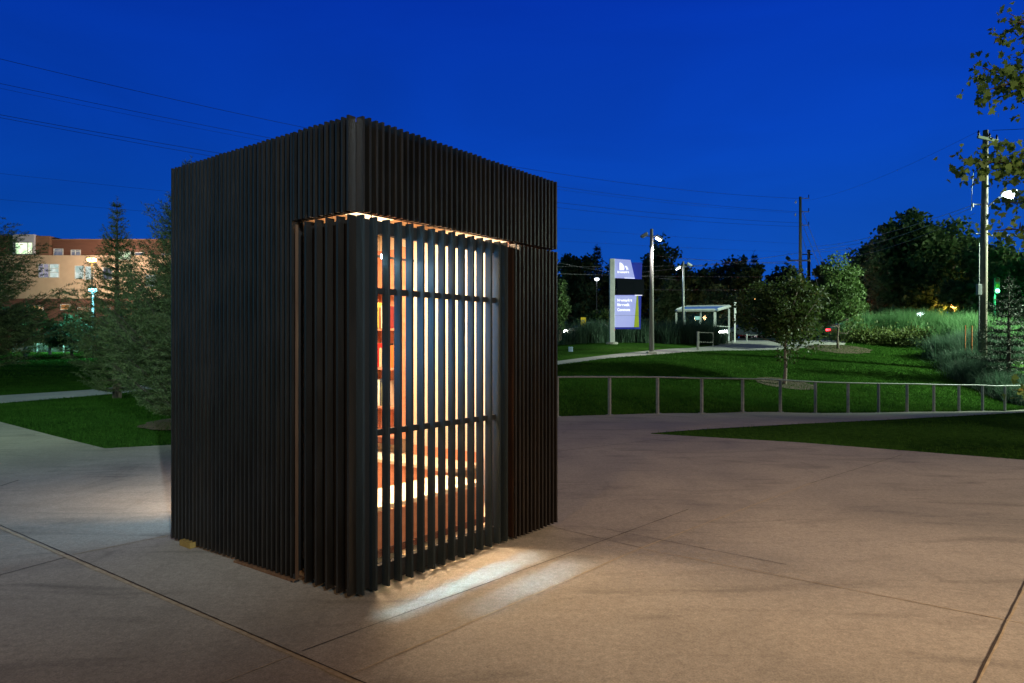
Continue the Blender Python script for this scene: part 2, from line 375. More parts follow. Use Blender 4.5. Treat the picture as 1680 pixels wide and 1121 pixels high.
# joints in the slabs: parts of the plaza, 4 mm proud
def gpix(px, py):
    Y = F * EYE / (py - 565); return Vector(((px - 840) * Y / F, Y))
def joint(p, q, w, mat, z=.016, jit=.0015, seed=1):
    rng = random.Random(seed); p = gpix(*p); q = gpix(*q); d = q - p; n = max(2, int(d.length / .12)); nn = Vector((-d.y, d.x)).normalized()
    vs = []; fs = []
    for i in range(n + 1):
        c = p + d * i / n; ww = w * rng.uniform(.6, 1.25) / 2; o = rng.uniform(-jit, jit)
        vs += [(*(c + nn * (o + ww)), z), (*(c + nn * (o - ww)), z)]
        if i: fs.append((2 * i - 2, 2 * i - 1, 2 * i + 1, 2 * i))
    return MB().add(vs, fs).build('joint', mat, plaza)
joint((-60, 842), (700, 1175), .030, M['joint_pale'], .0165, seed=1); joint((-60, 839), (700, 1172), .010, M['joint_dark'], .0205, seed=2)
joint((120, 913), (275, 882), .014, M['joint_pale'], seed=3); joint((-40, 958), (118, 915), .010, M['joint_dark'], seed=31)
joint((575, 1112), (1050, 903), .010, M['joint_pale'], seed=4); joint((1050, 903), (1330, 795), .010, M['joint_pale'], seed=5)
joint((300, 1150), (487, 1077), .010, M['joint_pale'], seed=6); joint((495, 1073), (1130, 838), .007, M['joint_dark'], seed=7)
joint((1055, 904), (1760, 1043), .010, M['joint_pale'], seed=8); joint((900, 866), (1052, 902), .006, M['joint_dark'], seed=9)
joint((1720, 880), (1580, 1165), .012, M['joint_dark'], seed=10); joint((1724, 881), (1584, 1166), .010, M['joint_pale'], .0125, seed=11)
joint((1330, 795), (1480, 748), .008, M['joint_dark'], seed=12); joint((990, 870), (1290, 930), .005, M['joint_dark'], seed=13)
joint((917, 742), (1100, 720), .010, M['joint_dark'], seed=14); joint((0, 800), (30, 790), .012, M['joint_dark'], seed=15)

# ------------------------------------------------------------------ lawn grass blades
def in_poly(P, poly):
    x, y = P[:, 0], P[:, 1]; ins = np.zeros(len(P), bool); n = len(poly)
    for i in range(n):
        x1, y1 = poly[i][0], poly[i][1]; x2, y2 = poly[(i + 1) % n][0], poly[(i + 1) % n][1]
        c = ((y1 > y) != (y2 > y)); t = (x2 - x1) * (y - y1) / ((y2 - y1) if y2 != y1 else 1e-9) + x1
        ins ^= c & (x < t)
    return ins
def blades(name, poly, n, hgt, wid, mat, seed, avoid=(), lean=.5):
    rng = np.random.default_rng(seed); poly = [tuple(p) for p in poly]
    a = np.array(poly); lo, hi = a.min(0), a.max(0)
    P = rng.uniform(lo, hi, (n * 4, 2)); P = P[in_poly(P, poly)]
    for av in avoid: P = P[~in_poly(P, [tuple(p) for p in av])]
    P = P[:n]; n = len(P); z = H(P)
    clump = .6 + .4 * np.sin(P[:, 0] * 2.3 + np.sin(P[:, 1] * 1.7) * 2) * np.sin(P[:, 1] * 2.9)
    hh = hgt * rng.uniform(.55, 1.25, n) * (.8 + .2 * clump); th = rng.uniform(0, 2 * PI, n); ww = wid * rng.uniform(.6, 1.3, n)
    le = rng.normal(0, lean, (n, 2)) * hh[:, None]
    dx = np.c_[np.cos(th), np.sin(th)] * ww[:, None] / 2
    V = np.zeros((n, 3, 3)); V[:, 0, :2] = P - dx; V[:, 1, :2] = P + dx; V[:, 2, :2] = P + le
    V[:, 0, 2] = z - .005; V[:, 1, 2] = z - .005; V[:, 2, 2] = z + hh
    return npmesh(name, V.reshape(-1, 3), np.arange(3 * n).reshape(-1, 3), mat)
g = blades('lawn_grass', lawn_tip + lawn_top[::-1], 90000, .05, .011, M['blade'], 1); tag(g, kind='stuff')
left_lawn = [(-5.48, 11.0), (-6.27, 10.62), (-10.6, 14.27), (-24, 25.5), (-24, 34), (-9, 34), (-3, 20), (-2.6, 13)]
g = blades('lawn_grass', left_lawn, 120000, .06, .016, M['blade'], 2, avoid=[pa]); tag(g, kind='stuff')
g = blades('lawn_grass', [(-24, 34), (-9, 34), (-9, 43), (-28, 73), (-60, 73), (-60, 40), (-24, 25.5)], 60000, .10, .05, M['blade'], 5, avoid=[pa]); tag(g, kind='stuff')
far_lawn = [R(-.25), R(1.3), gp(1720, 28), gp(1600, 31), gp(1545, 34.5), gp(1535, 37.5), gp(1470, 40.5), gp(1400, 41.5), gp(1385, 39.6), gp(1330, 38.6), gp(1250, 37.6), gp(1190, 36.6), gp(1130, 34.6), gp(1069, 32.4), gp(1000, 30.2), gp(900, 27.4), (-3, 24)]
g = blades('lawn_grass', far_lawn, 170000, .075, .028, M['blade'], 3, avoid=[pb]); tag(g, kind='stuff')

# ------------------------------------------------------------------ the pod
PX = Vector((-.974, 4.274, 0)); PR = math.atan2(.8, .6); LL = 2.305; D = .06
ZB, ZT, ZC, ZP = .035, 3.05, 2.452, 2.432
pod = thing('library_pod', 'black slatted reading pod glowing from inside, standing on the concrete plaza', 'kiosk', PX, PR)
def pod_w(a, b, z):
    c, s = math.cos(PR), math.sin(PR); return Vector((PX.x + a * c - b * s, PX.y + a * s + b * c, z))
SW = .018
def slats_front(mb, a_list, z0, z1, y0=0.0, d=D, rng=random.Random(4)):
    for a in a_list:
        j = rng.uniform(-.0012, .0012); mb.box(a - SW / 2 + j, a + SW / 2 + j, y0 + rng.uniform(0, .0015), y0 + d, z0 + rng.uniform(-.003, .003), z1 + rng.uniform(-.003, .003))
def slats_left(mb, b_list, z0, z1, x0=0.0, d=D, rng=random.Random(5)):
    for b in b_list:
        j = rng.uniform(-.0012, .0012); mb.box(x0 + rng.uniform(0, .0015), x0 + d, b - SW / 2 + j, b + SW / 2 + j, z0 + rng.uniform(-.003, .003), z1 + rng.uniform(-.003, .003))
SP = .0552
# upper canopy band, all round
cl = [.072 + SP * k for k in range(41) if .072 + SP * k < LL - .005]
mb = MB(); slats_front(mb, cl, ZC, ZT); slats_left(mb, [b for b in cl if b < .645], ZC, ZT)
slats_front(mb, cl, ZC, ZT, LL - D); slats_left(mb, cl, ZC, ZT, LL - D)
canopy = mb.build('canopy', M['slat'], pod)
mb = MB(); t = .03
mb.box(D, LL - D, D, D + t, ZC + .004, ZT - .03); mb.box(D, D + t, D + t + .002, .65, ZC + .004, ZT - .03)
mb.box(D, LL - D, LL - D - t, LL - D, ZC + .004, ZT - .03); mb.box(LL - D - t, LL - D, D + t + .002, LL - D - t - .002, ZC + .004, ZT - .03)
mb.build('backing', M['slat_back'], canopy)
# fixed left wall, full height
mb = MB(); lw = [.6565 + SP * k for k in range(30)]; slats_left(mb, lw, ZB, ZT)
wall = mb.build('side_wall', M['slat'], pod)
MB().box(D, D + t, .652, LL - D - t - .002, ZB + .03, ZT - .03).build('backing', M['slat_back'], wall)
# front right fixed panel, back and far side
mb = MB(); slats_front(mb, [1.68 + SP * k for k in range(12)], ZB, ZP); rp = mb.build('corner_panel', M['slat'], pod)
MB().box(1.665, LL - D, D, D + t, ZB + .02, ZP - .02).build('backing', M['slat_back'], rp)
mb = MB(); slats_left(mb, cl, ZB, ZP, LL - D); slats_front(mb, cl, ZB, 1.15, LL - D); slats_front(mb, [a for a in cl if a < .7 or a > 2.0], 1.15, ZP, LL - D); bw = mb.build('rear_wall', M['slat'], pod)
mb = MB(); mb.box(LL - D - t, LL - D, D + t + .002, LL - D - t - .002, ZB + .02, ZP - .02); mb.box(D, .7, LL - D - t, LL - D, ZB + .02, ZP - .02); mb.box(2.0, LL - D - t - .003, LL - D - t, LL - D, ZB + .02, ZP - .02)
mb.box(.702, 1.998, LL - D - t, LL - D, ZB + .02, 1.15); mb.box(.702, 1.998, LL - D - t, LL - D, 2.1, ZP - .02)
mb.build('backing', M['slat_back'], bw)
# hinged left door leaf
mb = MB(); slats_left(mb, [.067 + .1073 * k for k in range(5)], ZB, ZP); hd = mb.build('hinged_door', M['slat'], pod)
MB().box(D, D + .05, D + .012, .592, ZB + .01, ZP - .02).build('backing', M['slat_back'], hd)
MB().box(D + .052, D + .08, .56, .69, ZB + .03, ZP - .02).build('slit_light_stop', M['slat_back'], pod)  # strip added behind the hinge slit to stop interior light leaking out
MB().box(.004, .024, .604, .613, ZB - .01, ZP - .01).build('edge_trim', M['copper'], hd)
mb = MB(); mb.lathe([(.028, 0), (.03, .006), (.03, .016), (.022, .022)], (.015, .63, .004), 14); mb.tube([(.015, .63, .02), (.015, .63, .06)], .012, 8)
mb.build('pivot_foot', M['rubber'], hd)
# glazed slatted door
WZ0, WZ1, WA0, WA1 = .165, 2.338, .192, 1.482
mb = MB(); slats_front(mb, [.072 + .1073 * k for k in range(14)], ZB, ZP); slats_front(mb, [1.562], ZB, ZP)
gd = mb.build('slatted_door', M['door_slat'], pod)
mb = MB(); mb.box(D, WA0, D, D + .05, ZB + .01, ZP - .01); mb.box(WA1, 1.57, D, D + .05, ZB + .01, ZP - .01)
mb.box(WA0 + .001, WA1 - .001, D + .001, D + .049, ZB + .01, WZ0); mb.box(WA0 + .001, WA1 - .001, D + .001, D + .049, WZ1, ZP - .01)
mb.build('door_frame', M['slat_back'], gd)
for z in (1.04, 1.962): MB().box(WA0 - .02, WA1 + .002, D - .022, D - .002, z - .02, z + .02).build('rail', M['slat_back'], gd)
MB().box(WA0 + .002, WA1 - .002, D + .03, D + .036, WZ0 + .002, WZ1 - .002).build('pane', M['glass'], gd)
# reveal between the glazed door and the corner panel, with latches
mb = MB(); mb.box(1.574, 1.66, D + .03, D + .045, ZB + .02, ZP); mb.box(1.650, 1.662, .012, D + .028, ZB + .01, ZP - .04); mb.box(1.579, 1.584, .02, D + .028, ZB + .01, ZP - .05)
rev = mb.build('door_reveal', M['reveal'], pod)
for z in (1.0, .42): MB().box(1.664, 1.674, -.004, .02, z - .035, z + .035).build('latch', M['steel_dark'], rev, bevel=.004)
# shell: floor, roof, ceiling
MB().box(D + .09, LL - D - .034, D + .055, LL - D - .034, ZB + .03, .13).build('floor', M['ply'], pod)
MB().box(D + .032, LL - D - .032, D + .034, LL - D - .034, ZT - .09, ZT - .045).build('roof', M['slat_back'], pod)
ceil = MB().box(D + .034, LL - D - .034, D + .036, LL - D - .036, 2.80, 2.83).build('ceiling', M['ply'], pod)
MB().box(.75, 1.65, .85, 1.55, 2.775, 2.798).build('ceiling_light', glow('warm ceiling panel', (1, .72, .42), 3.0), pod)
iw = .11
mb = MB(); mb.box(LL - iw - .02, LL - iw, iw + .03, LL - iw - .03, .132, 2.798); mb.build('inner_wall', M['ply'], pod)
mb = MB(); mb.box(iw - .005, iw + .012, .66, LL - iw - .03, .132, 2.798); mb.build('inner_wall', M['ply'], pod)
mb = MB(); mb.box(2.0, LL - iw - .022, LL - iw - .03, LL - iw, .132, 2.798); mb.box(iw + .014, .7, LL - iw - .03, LL - iw, .132, 2.798); mb.build('inner_wall', M['ply'], pod)
mb = MB(); mb.box(1.70, LL - iw - .022, iw, iw + .015, .132, 2.40); mb.build('inner_wall', M['ply'], pod)
# wall battens seen as warm vertical lines
mb = MB()
for b in (.62, 1.02, 1.42): mb.box(LL - iw - .032, LL - iw - .021, b - .012, b + .012, .55, 2.5)
mb.build('wall_batten', M['redwood'], pod)
# near bench, tied to the door
bn = MB().box(.16, 1.52, .222, .68, .47, .50).build('bench', M['seat'], pod); bn['label'] = 'bench just behind the glazed door'
mb = MB()
for k in range(5): mb.box(.165 + k * .271, .165 + k * .271 + .268, .205, .218, .215, .468)
mb.build('back_board', M['redwood'], bn)
MB().box(.16, 1.52, .196, .216, .165, .212).build('plinth', M['redwood_dark'], bn)
MB().box(.162, 1.518, .655, .675, .14, .468).build('front_board', M['redwood'], bn)
# far bench on the inner wall
bf = MB().box(1.74, LL - iw - .022, .75, LL - iw - .032, .47, .50).build('bench', M['seat'], pod); bf['label'] = 'bench along the plywood wall below the shelves'
MB().box(1.755, 1.775, .76, LL - iw - .04, .14, .468).build('front_board', M['redwood'], bf)
MB().box(LL - iw - .052, LL - iw - .034, .75, 1.72, .502, .60).build('back_rest', M['redwood'], bf)
# book shelves in the far corner
SA, SB0, SB1 = 2.02, 1.735, LL - iw - .034
mb = MB(); mb.box(SA, LL - iw - .022, SB0 - .02, SB0, .66, 2.6); mb.box(SA, LL - iw - .022, SB1 - .02, SB1, .66, 2.6)
sh = mb.build('bookcase', M['redwood'], pod)
MB().box(LL - iw - .034, LL - iw - .0215, SB0 + .001, SB1 - .021, .66, 2.6).build('back_panel', M['redwood'], sh)
SZ = [.68, .978, 1.374, 1.776, 2.17]
for z in SZ: MB().box(SA + .004, LL - iw - .036, SB0 + .001, SB1 - .021, z - .022, z).build('shelf', M['redwood'], sh)
MB().box(SA - .012, SA - .001, SB0 - .018, SB1 - .002, .60, .66).build('plinth', M['redwood_dark'], sh)
# LED bar behind the slats
led = MB().box(.20, .64, .125, .140, 2.195, 2.21).build('led_bar', M['steel_dark'], pod)
for a in (.215, .345, .475, .605): MB().box(a - .016, a + .016, .121, .1245, 2.187, 2.217).build('led', glow('cool led', (.40, .85, 1), 45.0), led)
for a in (.25, .58): MB().tube([(a, .133, 2.208), (a, .133, 2.798)], .004, 6).build('hanger', M['steel_dark'], led)
# soffit bars of the gap
mb = MB(); mb.box(1.70, LL - D - .034, D + .034, D + .05, 2.40, 2.47); mb.build('soffit', M['redwood'], pod)

# blocks under the pod
def wpod(mb, name, mat, label, cat, loc):
    o = mb.build(name, mat); o.location = loc; o.rotation_euler = (0, 0, PR); return tag(o, label, cat)
wpod(MB().box(-.045, .30, -.11, .05, 0, .045), 'wood_block', M['stud_wood'], 'yellow raw lumber block wedged under the far left end of the black pod', 'wood block', pod_w(.015, 2.02, .013))
wpod(MB().box(0, .09, -.42, .30, 0, .016), 'plank', M['wet_board'], 'thin brown plank lying under the slatted side wall beside the copper edge', 'plank', pod_w(-.012, 1.03, .0135))

# books on the shelves
rng = random.Random(11)
def bookmat(c): 
    return surf('book cover', c, tuple(x * .8 for x in c), rough=.5, scale=12)
books = [(3, [('orange', (.75, .28, .03), .25, .035), ('yellow', (.8, .6, .1), .27, .03), ('brown', (.22, .09, .04), .22, .03), ('cream', (.8, .72, .5), .24, .022), ('grey', (.45, .44, .42), .21, .025), ('maroon', (.2, .03, .03), .23, .03)]),
         (2, [('rust', (.4, .12, .05), .24, .03), ('bright red', (.6, .03, .02), .25, .04), ('tan', (.55, .36, .2), .2, .03), ('plum', (.2, .05, .08), .22, .025), ('black', (.02, .02, .02), .25, .03), ('dark orange', (.6, .2, .05), .23, .03)]),
         (1, [('white', (.8, .78, .68), .27, .03), ('pale green', (.55, .62, .42), .26, .02), ('ivory', (.75, .68, .5), .25, .03), ('charcoal', (.04, .04, .045), .28, .025), ('olive', (.25, .25, .1), .24, .03), ('beige', (.6, .5, .36), .26, .03)])]
rows = {3: 'upper', 2: 'middle', 1: 'lower'}
for lev, lst in books:
    b = SB1 - .03
    for cname, c, hh, w in lst:
        b -= w + .004
        if b < SB0 + .01: break
        o = MB().box(0, .105, 0, w, 0, hh).build('book', bookmat(c), bevel=.003)
        o.location = pod_w(SA + .012 + rng.uniform(0, .02), b, SZ[lev] + .001); o.rotation_euler = (0, 0, PR)
        tag(o, f'{cname} book standing on the {rows[lev]} shelf inside the lit pod', 'book', 'books on the pod shelves')
        b -= rng.choice([0, .0, .012])

# ------------------------------------------------------------------ railing
rail = thing('railing', 'low grey metal railing with thin top rail along the concrete path', 'railing')
top = MB(); pts = []
ts = np.linspace(-.31, 1.24, 24)
for tt in ts:
    p = rail_pt(tt); pts.append((p.x, p.y, h(p.x, p.y) + .885))
top.tube(pts, .020, 8).build('top_rail', M['galv'], rail, smooth=True)
low = MB(); low.tube([(x, y, z - .02) for x, y, z in pts], .006, 6); 
step = 1 / 12.
for k in range(-3, 15):
    tt = k * step; p = rail_pt(tt); z = h(p.x, p.y)
    m = MB(); ang = math.atan2(8.3, 15.05)
    m.obox((p.x, p.y, z + .44), (.045, .07, .86), ang); m.obox((p.x, p.y, z + .012), (.13, .13, .02), ang)
    m.build('post', M['galv'], rail)

# ------------------------------------------------------------------ vegetation builders
LEAF4 = np.array([(0, 0), (.32, .45), (0, 1), (-.32, .45)])
MAPLE = np.array([(0, 0), (.12, .22), (.42, .12), (.34, .36), (.55, .55), (.27, .6), (.2, .82), (0, 1.0), (-.2, .82), (-.27, .6), (-.55, .55), (-.34, .36), (-.42, .12), (-.12, .22)])
def leaves(rng, P, size, shape=LEAF4, droop=.3, fold=.12):
    n = len(P); k = len(shape)
    d = rng.normal(0, 1, (n, 3)); d[:, 2] -= droop; d /= np.linalg.norm(d, axis=1)[:, None]
    u = rng.normal(0, 1, (n, 3)); u -= d * (u * d).sum(1)[:, None]; u /= np.linalg.norm(u, axis=1)[:, None]
    w = np.cross(d, u); s = size * rng.uniform(.6, 1.3, n)
    V = P[:, None] + (u[:, None] * shape[None, :, :1] + d[:, None] * shape[None, :, 1:] + w[:, None] * (np.abs(shape[None, :, :1]) * fold * 2)) * s[:, None, None]
    return V.reshape(-1, 3), np.arange(n * k).reshape(n, k)

def tree(name, label, cat, base, height, cr, cb, K, per, leaf, mat, seed, group=None, bark='bark', tr=.12, squash=1.0, clump=.27, top=.5, shape=LEAF4, dens=.45, lean=(0, 0), limbs=10):
    rng = np.random.default_rng(seed); root = thing(name, label, cat, base, 0, group)
    cz, rz = (cb + height) / 2, (height - cb) / 2
    d = rng.normal(0, 1, (K, 3)); d /= np.linalg.norm(d, axis=1)[:, None]
    az = np.arctan2(d[:, 1], d[:, 0]); lob = 1 + .16 * np.sin(az * 3 + seed) + .1 * np.sin(az * 5 + d[:, 2] * 4 + seed * 2)
    r = rng.uniform(0, 1, K) ** dens * rng.uniform(.72, 1.05, K) * lob
    prof = 1 - top * np.clip(d[:, 2] * r, 0, 1) ** 1.6
    C = np.c_[d[:, 0] * r * cr * prof * (1 - clump * .6), d[:, 1] * r * cr * prof * (1 - clump * .6) * squash, cz + d[:, 2] * r * rz * (1 - clump * .5)]
    C[:, :2] += np.outer((C[:, 2] / height), lean)
    rad = cr * clump * rng.uniform(.6, 1.3, K)
    n = K * per; ci = rng.integers(0, K, n); o = rng.normal(0, 1, (n, 3)); o /= np.linalg.norm(o, axis=1)[:, None]
    P = C[ci] + o * (rad[ci] * rng.uniform(.1, 1, n) ** .5)[:, None] * np.array([1, 1, .75])
    P = P[P[:, 2] > cb * .8]
    V, Fc = leaves(rng, P, leaf, shape); npmesh('crown', V, Fc, mat, root)
    m = MB(); tp = [(0, 0, -.15)]; zz = np.linspace(0, cz + rz * .4, 7); wob = rng.normal(0, tr * .35, (7, 2)); wob[0] = 0
    tp += [(wob[i, 0] + lean[0] * zz[i] / height, wob[i, 1] + lean[1] * zz[i] / height, zz[i] + (.02 if i == 0 else 0)) for i in range(7)]
    rr = [tr * 1.35, tr * 1.15] + [tr * (1 - .8 * i / 6) for i in range(1, 7)]
    m.tube(tp, rr, 8)
    far = np.argsort(-np.linalg.norm(C - np.array([0, 0, cz]), axis=1))[:limbs * 2:2]
    for j in far:
        z0 = min(max(cb * .85, C[j, 2] * .62), cz); s = np.array([lean[0] * z0 / height, lean[1] * z0 / height, z0]); e = C[j]
        md = (s + e) / 2 + np.array([0, 0, -.06 * height]); m.tube([s, md, e], [tr * .45, tr * .3, tr * .1], 5)
    m.build('trunk', M[bark], root, smooth=True)
    return root

def spruce(name, label, base, height, rad, seed, mat='needle', whorls=22, nb=8, tw=13, nl=.075, nw=.011, up=.28, pw=.8, group=None, low=.05, npt=10, leader=.0, cat='spruce tree'):
    rng = np.random.default_rng(seed); root = thing(name, label, cat, base, 0, group); m = MB()
    m.tube([(0, 0, -.1), (0, 0, height * .5), (0, 0, height)], [.022 * height, .012 * height, .004], 8)
    A = []; B = []   # needle bearing segments
    for wv in range(whorls):
        f = low + (1 - low) * (wv / whorls) ** .95; z0 = f * height
        ln = rad * min((1 - f) ** pw, .4 + 1.6 * f) * rng.uniform(.85, 1.12) + .06
        k = nb if f < .8 else max(4, nb - 3)
        for j in range(k):
            az = 2 * PI * (j + rng.uniform(-.35, .35)) / k + wv * 1.3; L_ = ln * rng.uniform(.7, 1.15)
            dr = np.array([math.cos(az), math.sin(az), 0]); el0 = -.12 + .55 * f + rng.normal(0, .08)
            pts = []; S = 6
            for i in range(S + 1):
                q = i / S; pts.append(dr * L_ * q * (1 - .1 * q) + np.array([0, 0, z0 + L_ * (el0 * q - .12 * math.sin(q * 2.2) + up * q * q * 1.4)]))
            pts = np.array(pts); m.tube(pts[::3], [.006 + L_ * .006, .004 + L_ * .003, .002], 4, cap=False)
            for i in range(S): A.append(pts[i]); B.append(pts[i + 1])
            nt = max(4, int(tw * L_ / rad + 3)); side = np.array([-dr[1], dr[0], 0])
            for i in range(nt):
                q = .18 + .82 * (i + rng.uniform(0, .9)) / nt; ii = min(S - 1, int(q * S)); p = pts[ii] + (pts[ii + 1] - pts[ii]) * (q * S - ii)
                sg = 1 if i % 2 else -1; tl = (.10 + .42 * L_ * (1 - q * .75) * .55) * rng.uniform(.7, 1.25)
                td = dr * rng.uniform(.55, .9) + side * sg * rng.uniform(.45, .95) + np.array([0, 0, rng.uniform(-.25, .35) + up * .4]); td /= np.linalg.norm(td)
                e = p + td * tl; mid = p + td * tl * .5 + np.array([0, 0, -.03 * tl]); A += [p, mid]; B += [mid, e]
                if tl > .22:
                    for s2 in (-1, 1):
                        d2 = td + np.cross(td, [0, 0, 1]) * s2 * .8; d2 /= np.linalg.norm(d2); A.append(mid); B.append(mid + d2 * tl * .45)
    A.append(np.array([0, 0, height * .88])); B.append(np.array([0, 0, height * 1.02]))
    A = np.array(A); B = np.array(B); d = B - A; ln = np.linalg.norm(d, axis=1); t = d / np.maximum(ln, 1e-6)[:, None]
    cnt = np.maximum(2, (ln / .1 * npt * .45).astype(int)); ii = np.repeat(np.arange(len(A)), cnt); n = len(ii)
    P = A[ii] + d[ii] * rng.uniform(0, 1, (n, 1)); td = t[ii]
    rv = rng.normal(0, 1, (n, 3)); rv -= td * (rv * td).sum(1)[:, None]; rv /= np.linalg.norm(rv, axis=1)[:, None]
    nd = td * rng.uniform(.5, 1.1, (n, 1)) + rv; nd /= np.linalg.norm(nd, axis=1)[:, None]; s = np.cross(nd, rng.normal(0, 1, (n, 3))); s /= np.linalg.norm(s, axis=1)[:, None]
    l = nl * rng.uniform(.6, 1.2, (n, 1))
    V = np.stack([P - s * nw / 2, P + s * nw / 2, P + nd * l], 1)
    npmesh('crown', V.reshape(-1, 3), np.arange(3 * n).reshape(-1, 3), M[mat], root)
    m.build('trunk', M['bark'], root)
    return root

def grass_mass(name, pts, nblades, hgt, mat, seed, spread=.25, w=.012, curve=.5, parent=None, origin=(0, 0, 0)):
    """long arching blades rooted around pts (x,y,z,scale)"""
    rng = np.random.default_rng(seed); pts = np.asarray(pts, float); n = nblades
    i = rng.integers(0, len(pts), n); B0 = pts[i, :3].copy(); B0[:, :2] += rng.normal(0, spread * .45, (n, 2)); B0 -= np.asarray(origin)
    hh = hgt * pts[i, 3] * rng.uniform(.5, 1.12, n); az = rng.uniform(0, 2 * PI, n); ca = np.abs(rng.normal(0, curve, n)) * hh
    dirv = np.c_[np.cos(az), np.sin(az), np.zeros(n)]; sd = np.c_[-np.sin(az + rng.normal(0, .7, n)), np.cos(az), np.zeros(n)]
    V = []; ks = (0, .35, .7, 1.)
    for q in ks:
        c = B0 + dirv * (ca * q ** 1.7)[:, None]; c[:, 2] += hh * (q - .18 * q ** 3 * (ca / np.maximum(hh, .01)))
        ww = w * (1 - .85 * q) * rng.uniform(.8, 1.2, n)
        V += [c - sd * ww[:, None] / 2, c + sd * ww[:, None] / 2]
    V = np.stack(V, 1); base = (np.arange(n) * 8)[:, None]
    Fc = np.concatenate([base + np.array([[2 * k, 2 * k + 1, 2 * k + 3, 2 * k + 2]]) for k in range(3)], 0)
    return npmesh(name, V.reshape(-1, 3), Fc, mat, parent)

# ---- spruces on the left
spruce('spruce_tree', 'bushy green spruce right behind the left end of the black pod', (-6.6, 14.2, h(-6.6, 14.2)), 5.38, 2.5, 21, pw=1.1, nb=12, whorls=34, tw=24, npt=22, nl=.07, nw=.011, up=.42)
b = G(192, 20.5); spruce('spruce_tree', 'slim spruce with bare pointed leader in front of the apartment block', b, 5.9, 2.3, 22, pw=1.2, nb=9, whorls=26, tw=16, npt=16, nl=.09, nw=.014, up=.4)
b = G(-75, 30); spruce('spruce_tree', 'tall dark spruce reaching in from the left edge', b, 8.6, 5.6, 23, nb=12, whorls=32, tw=26, npt=10, nl=.12, nw=.02, up=.22, low=.12)
def mulch_ring(label, c, r, seed, sy=1.0):
    rng = random.Random(seed); poly = []
    for k in range(28):
        a = 2 * PI * k / 28; q = r * (1 + rng.uniform(-.08, .08)); poly.append((c[0] + math.cos(a) * q, c[1] + math.sin(a) * q * sy))
    return tag(sheet('mulch', poly, M['mulch'], .03, .35), label, 'mulch bed', kind='stuff')
mulch_ring('brown mulch bed under the bushy spruce behind the pod', (-6.2, 14.0), 1.2, 3)
# ---- young trees on the lawn
b = G(1287, 27); tree('young_tree', 'young broadleaf tree with round dark crown standing behind the railing', 'tree', b, 4.85, 2.0, .72, 100, 130, .125, M['leaf_young'], 31, bark='bark_pale', tr=.075, top=.35, clump=.26, limbs=14)
mulch_ring('brown mulch ring round the young tree behind the railing', (b.x, b.y), 1.15, 4)
b = G(1375, 38); tree('young_tree', 'brighter green young tree by the road, beside the pale grass bank', 'tree', b, 5.1, 2.05, .75, 85, 110, .15, M['leaf_lit'], 32, bark='bark', tr=.07, top=.4, clump=.25, limbs=14)
mulch_ring('low mulch mound round the tree by the road', (b.x, b.y), 1.7, 5)
# ---- maple overhanging from the right
def maple():
    rng = np.random.default_rng(7); base = Vector((9.2, 8.0, h(9.2, 8.0)))
    root = thing('maple_tree', 'maple with yellow green leaves leaning into the right edge', 'tree', base); m = MB()
    m.tube([(0, 0, -.1), (0.05, 0, 1.2), (0, .05, 2.6), (.05, 0, 4.2), (0, 0, 6.2)], [.16, .13, .11, .08, .03], 9)
    P = []
    def bough(s, e, r, nsub, spread, cnt, sag=.15):
        s = np.array(s, float); e = np.array(e, float); md = (s + e) / 2 + np.array([0, 0, sag]); m.tube([s, md, e], [r, r * .6, r * .18], 6)
        L_ = np.linalg.norm(e - s)
        for k in range(nsub):
            q = .25 + .75 * (k + rng.uniform(0, .8)) / nsub; p = s * (1 - q) ** 2 + 2 * md * q * (1 - q) + e * q * q if False else (s + (md - s) * 2 * q if q < .5 else md + (e - md) * (2 * q - 1))
            dv = (e - s) / L_ * .6 + rng.normal(0, .6, 3) * np.array([1, 1, .6]); dv /= np.linalg.norm(dv); tl = spread * rng.uniform(.5, 1.1) * (1.15 - q * .6)
            t = p + dv * tl; m.tube([p, t], [max(.008, r * .28), .004], 4, cap=False)
            for c in range(cnt): P.append(p + (t - p) * rng.uniform(.2, 1.15) + rng.normal(0, .07, 3))
    def loc(px, py, Y): v = W(px, py, Y) - base; return (v.x, v.y, v.z)
    # boughs that reach into the picture
    bough((0, 0, 3.3), loc(1592, 264, 8.2), .045, 30, .34, 12, .1)
    bough((0, 0, 4.3), loc(1640, 140, 8.0), .045, 30, .42, 13, .25)
    bough((0, 0, 3.9), loc(1612, 112, 8.3), .030, 18, .22, 9, -.1)
    bough((0, 0, 4.6), loc(1655, 35, 7.8), .040, 16, .45, 8, .2)
    bough((0, 0, 2.4), loc(1650, 375, 8.3), .04, 20, .4, 9, .1)
    bough((0, 0, 2.9), loc(1640, 330, 9.4), .03, 12, .4, 7, .0)
    bough((0, 0, 1.2), loc(1664, 640, 8.2), .02, 8, .25, 5, .1)
    for k in range(22):
        a = rng.uniform(-1.9, 1.9); z0 = rng.uniform(1.8, 5.4); L_ = rng.uniform(1.2, 2.4) * (1 - .1 * z0)
        bough((0, 0, z0), (math.cos(a) * L_, math.sin(a) * L_, z0 + rng.uniform(.2, 1.0)), .03, 12, .5, 7)
    P = np.repeat(np.array(P), 3, 0); P = P + rng.normal(0, .06, P.shape)
    V, Fc = leaves(rng, P, .085, MAPLE, droop=1.2, fold=.2); npmesh('crown', V, Fc, M['leaf_maple'], root)
    m.build('trunk', M['bark'], root, smooth=True)
maple()
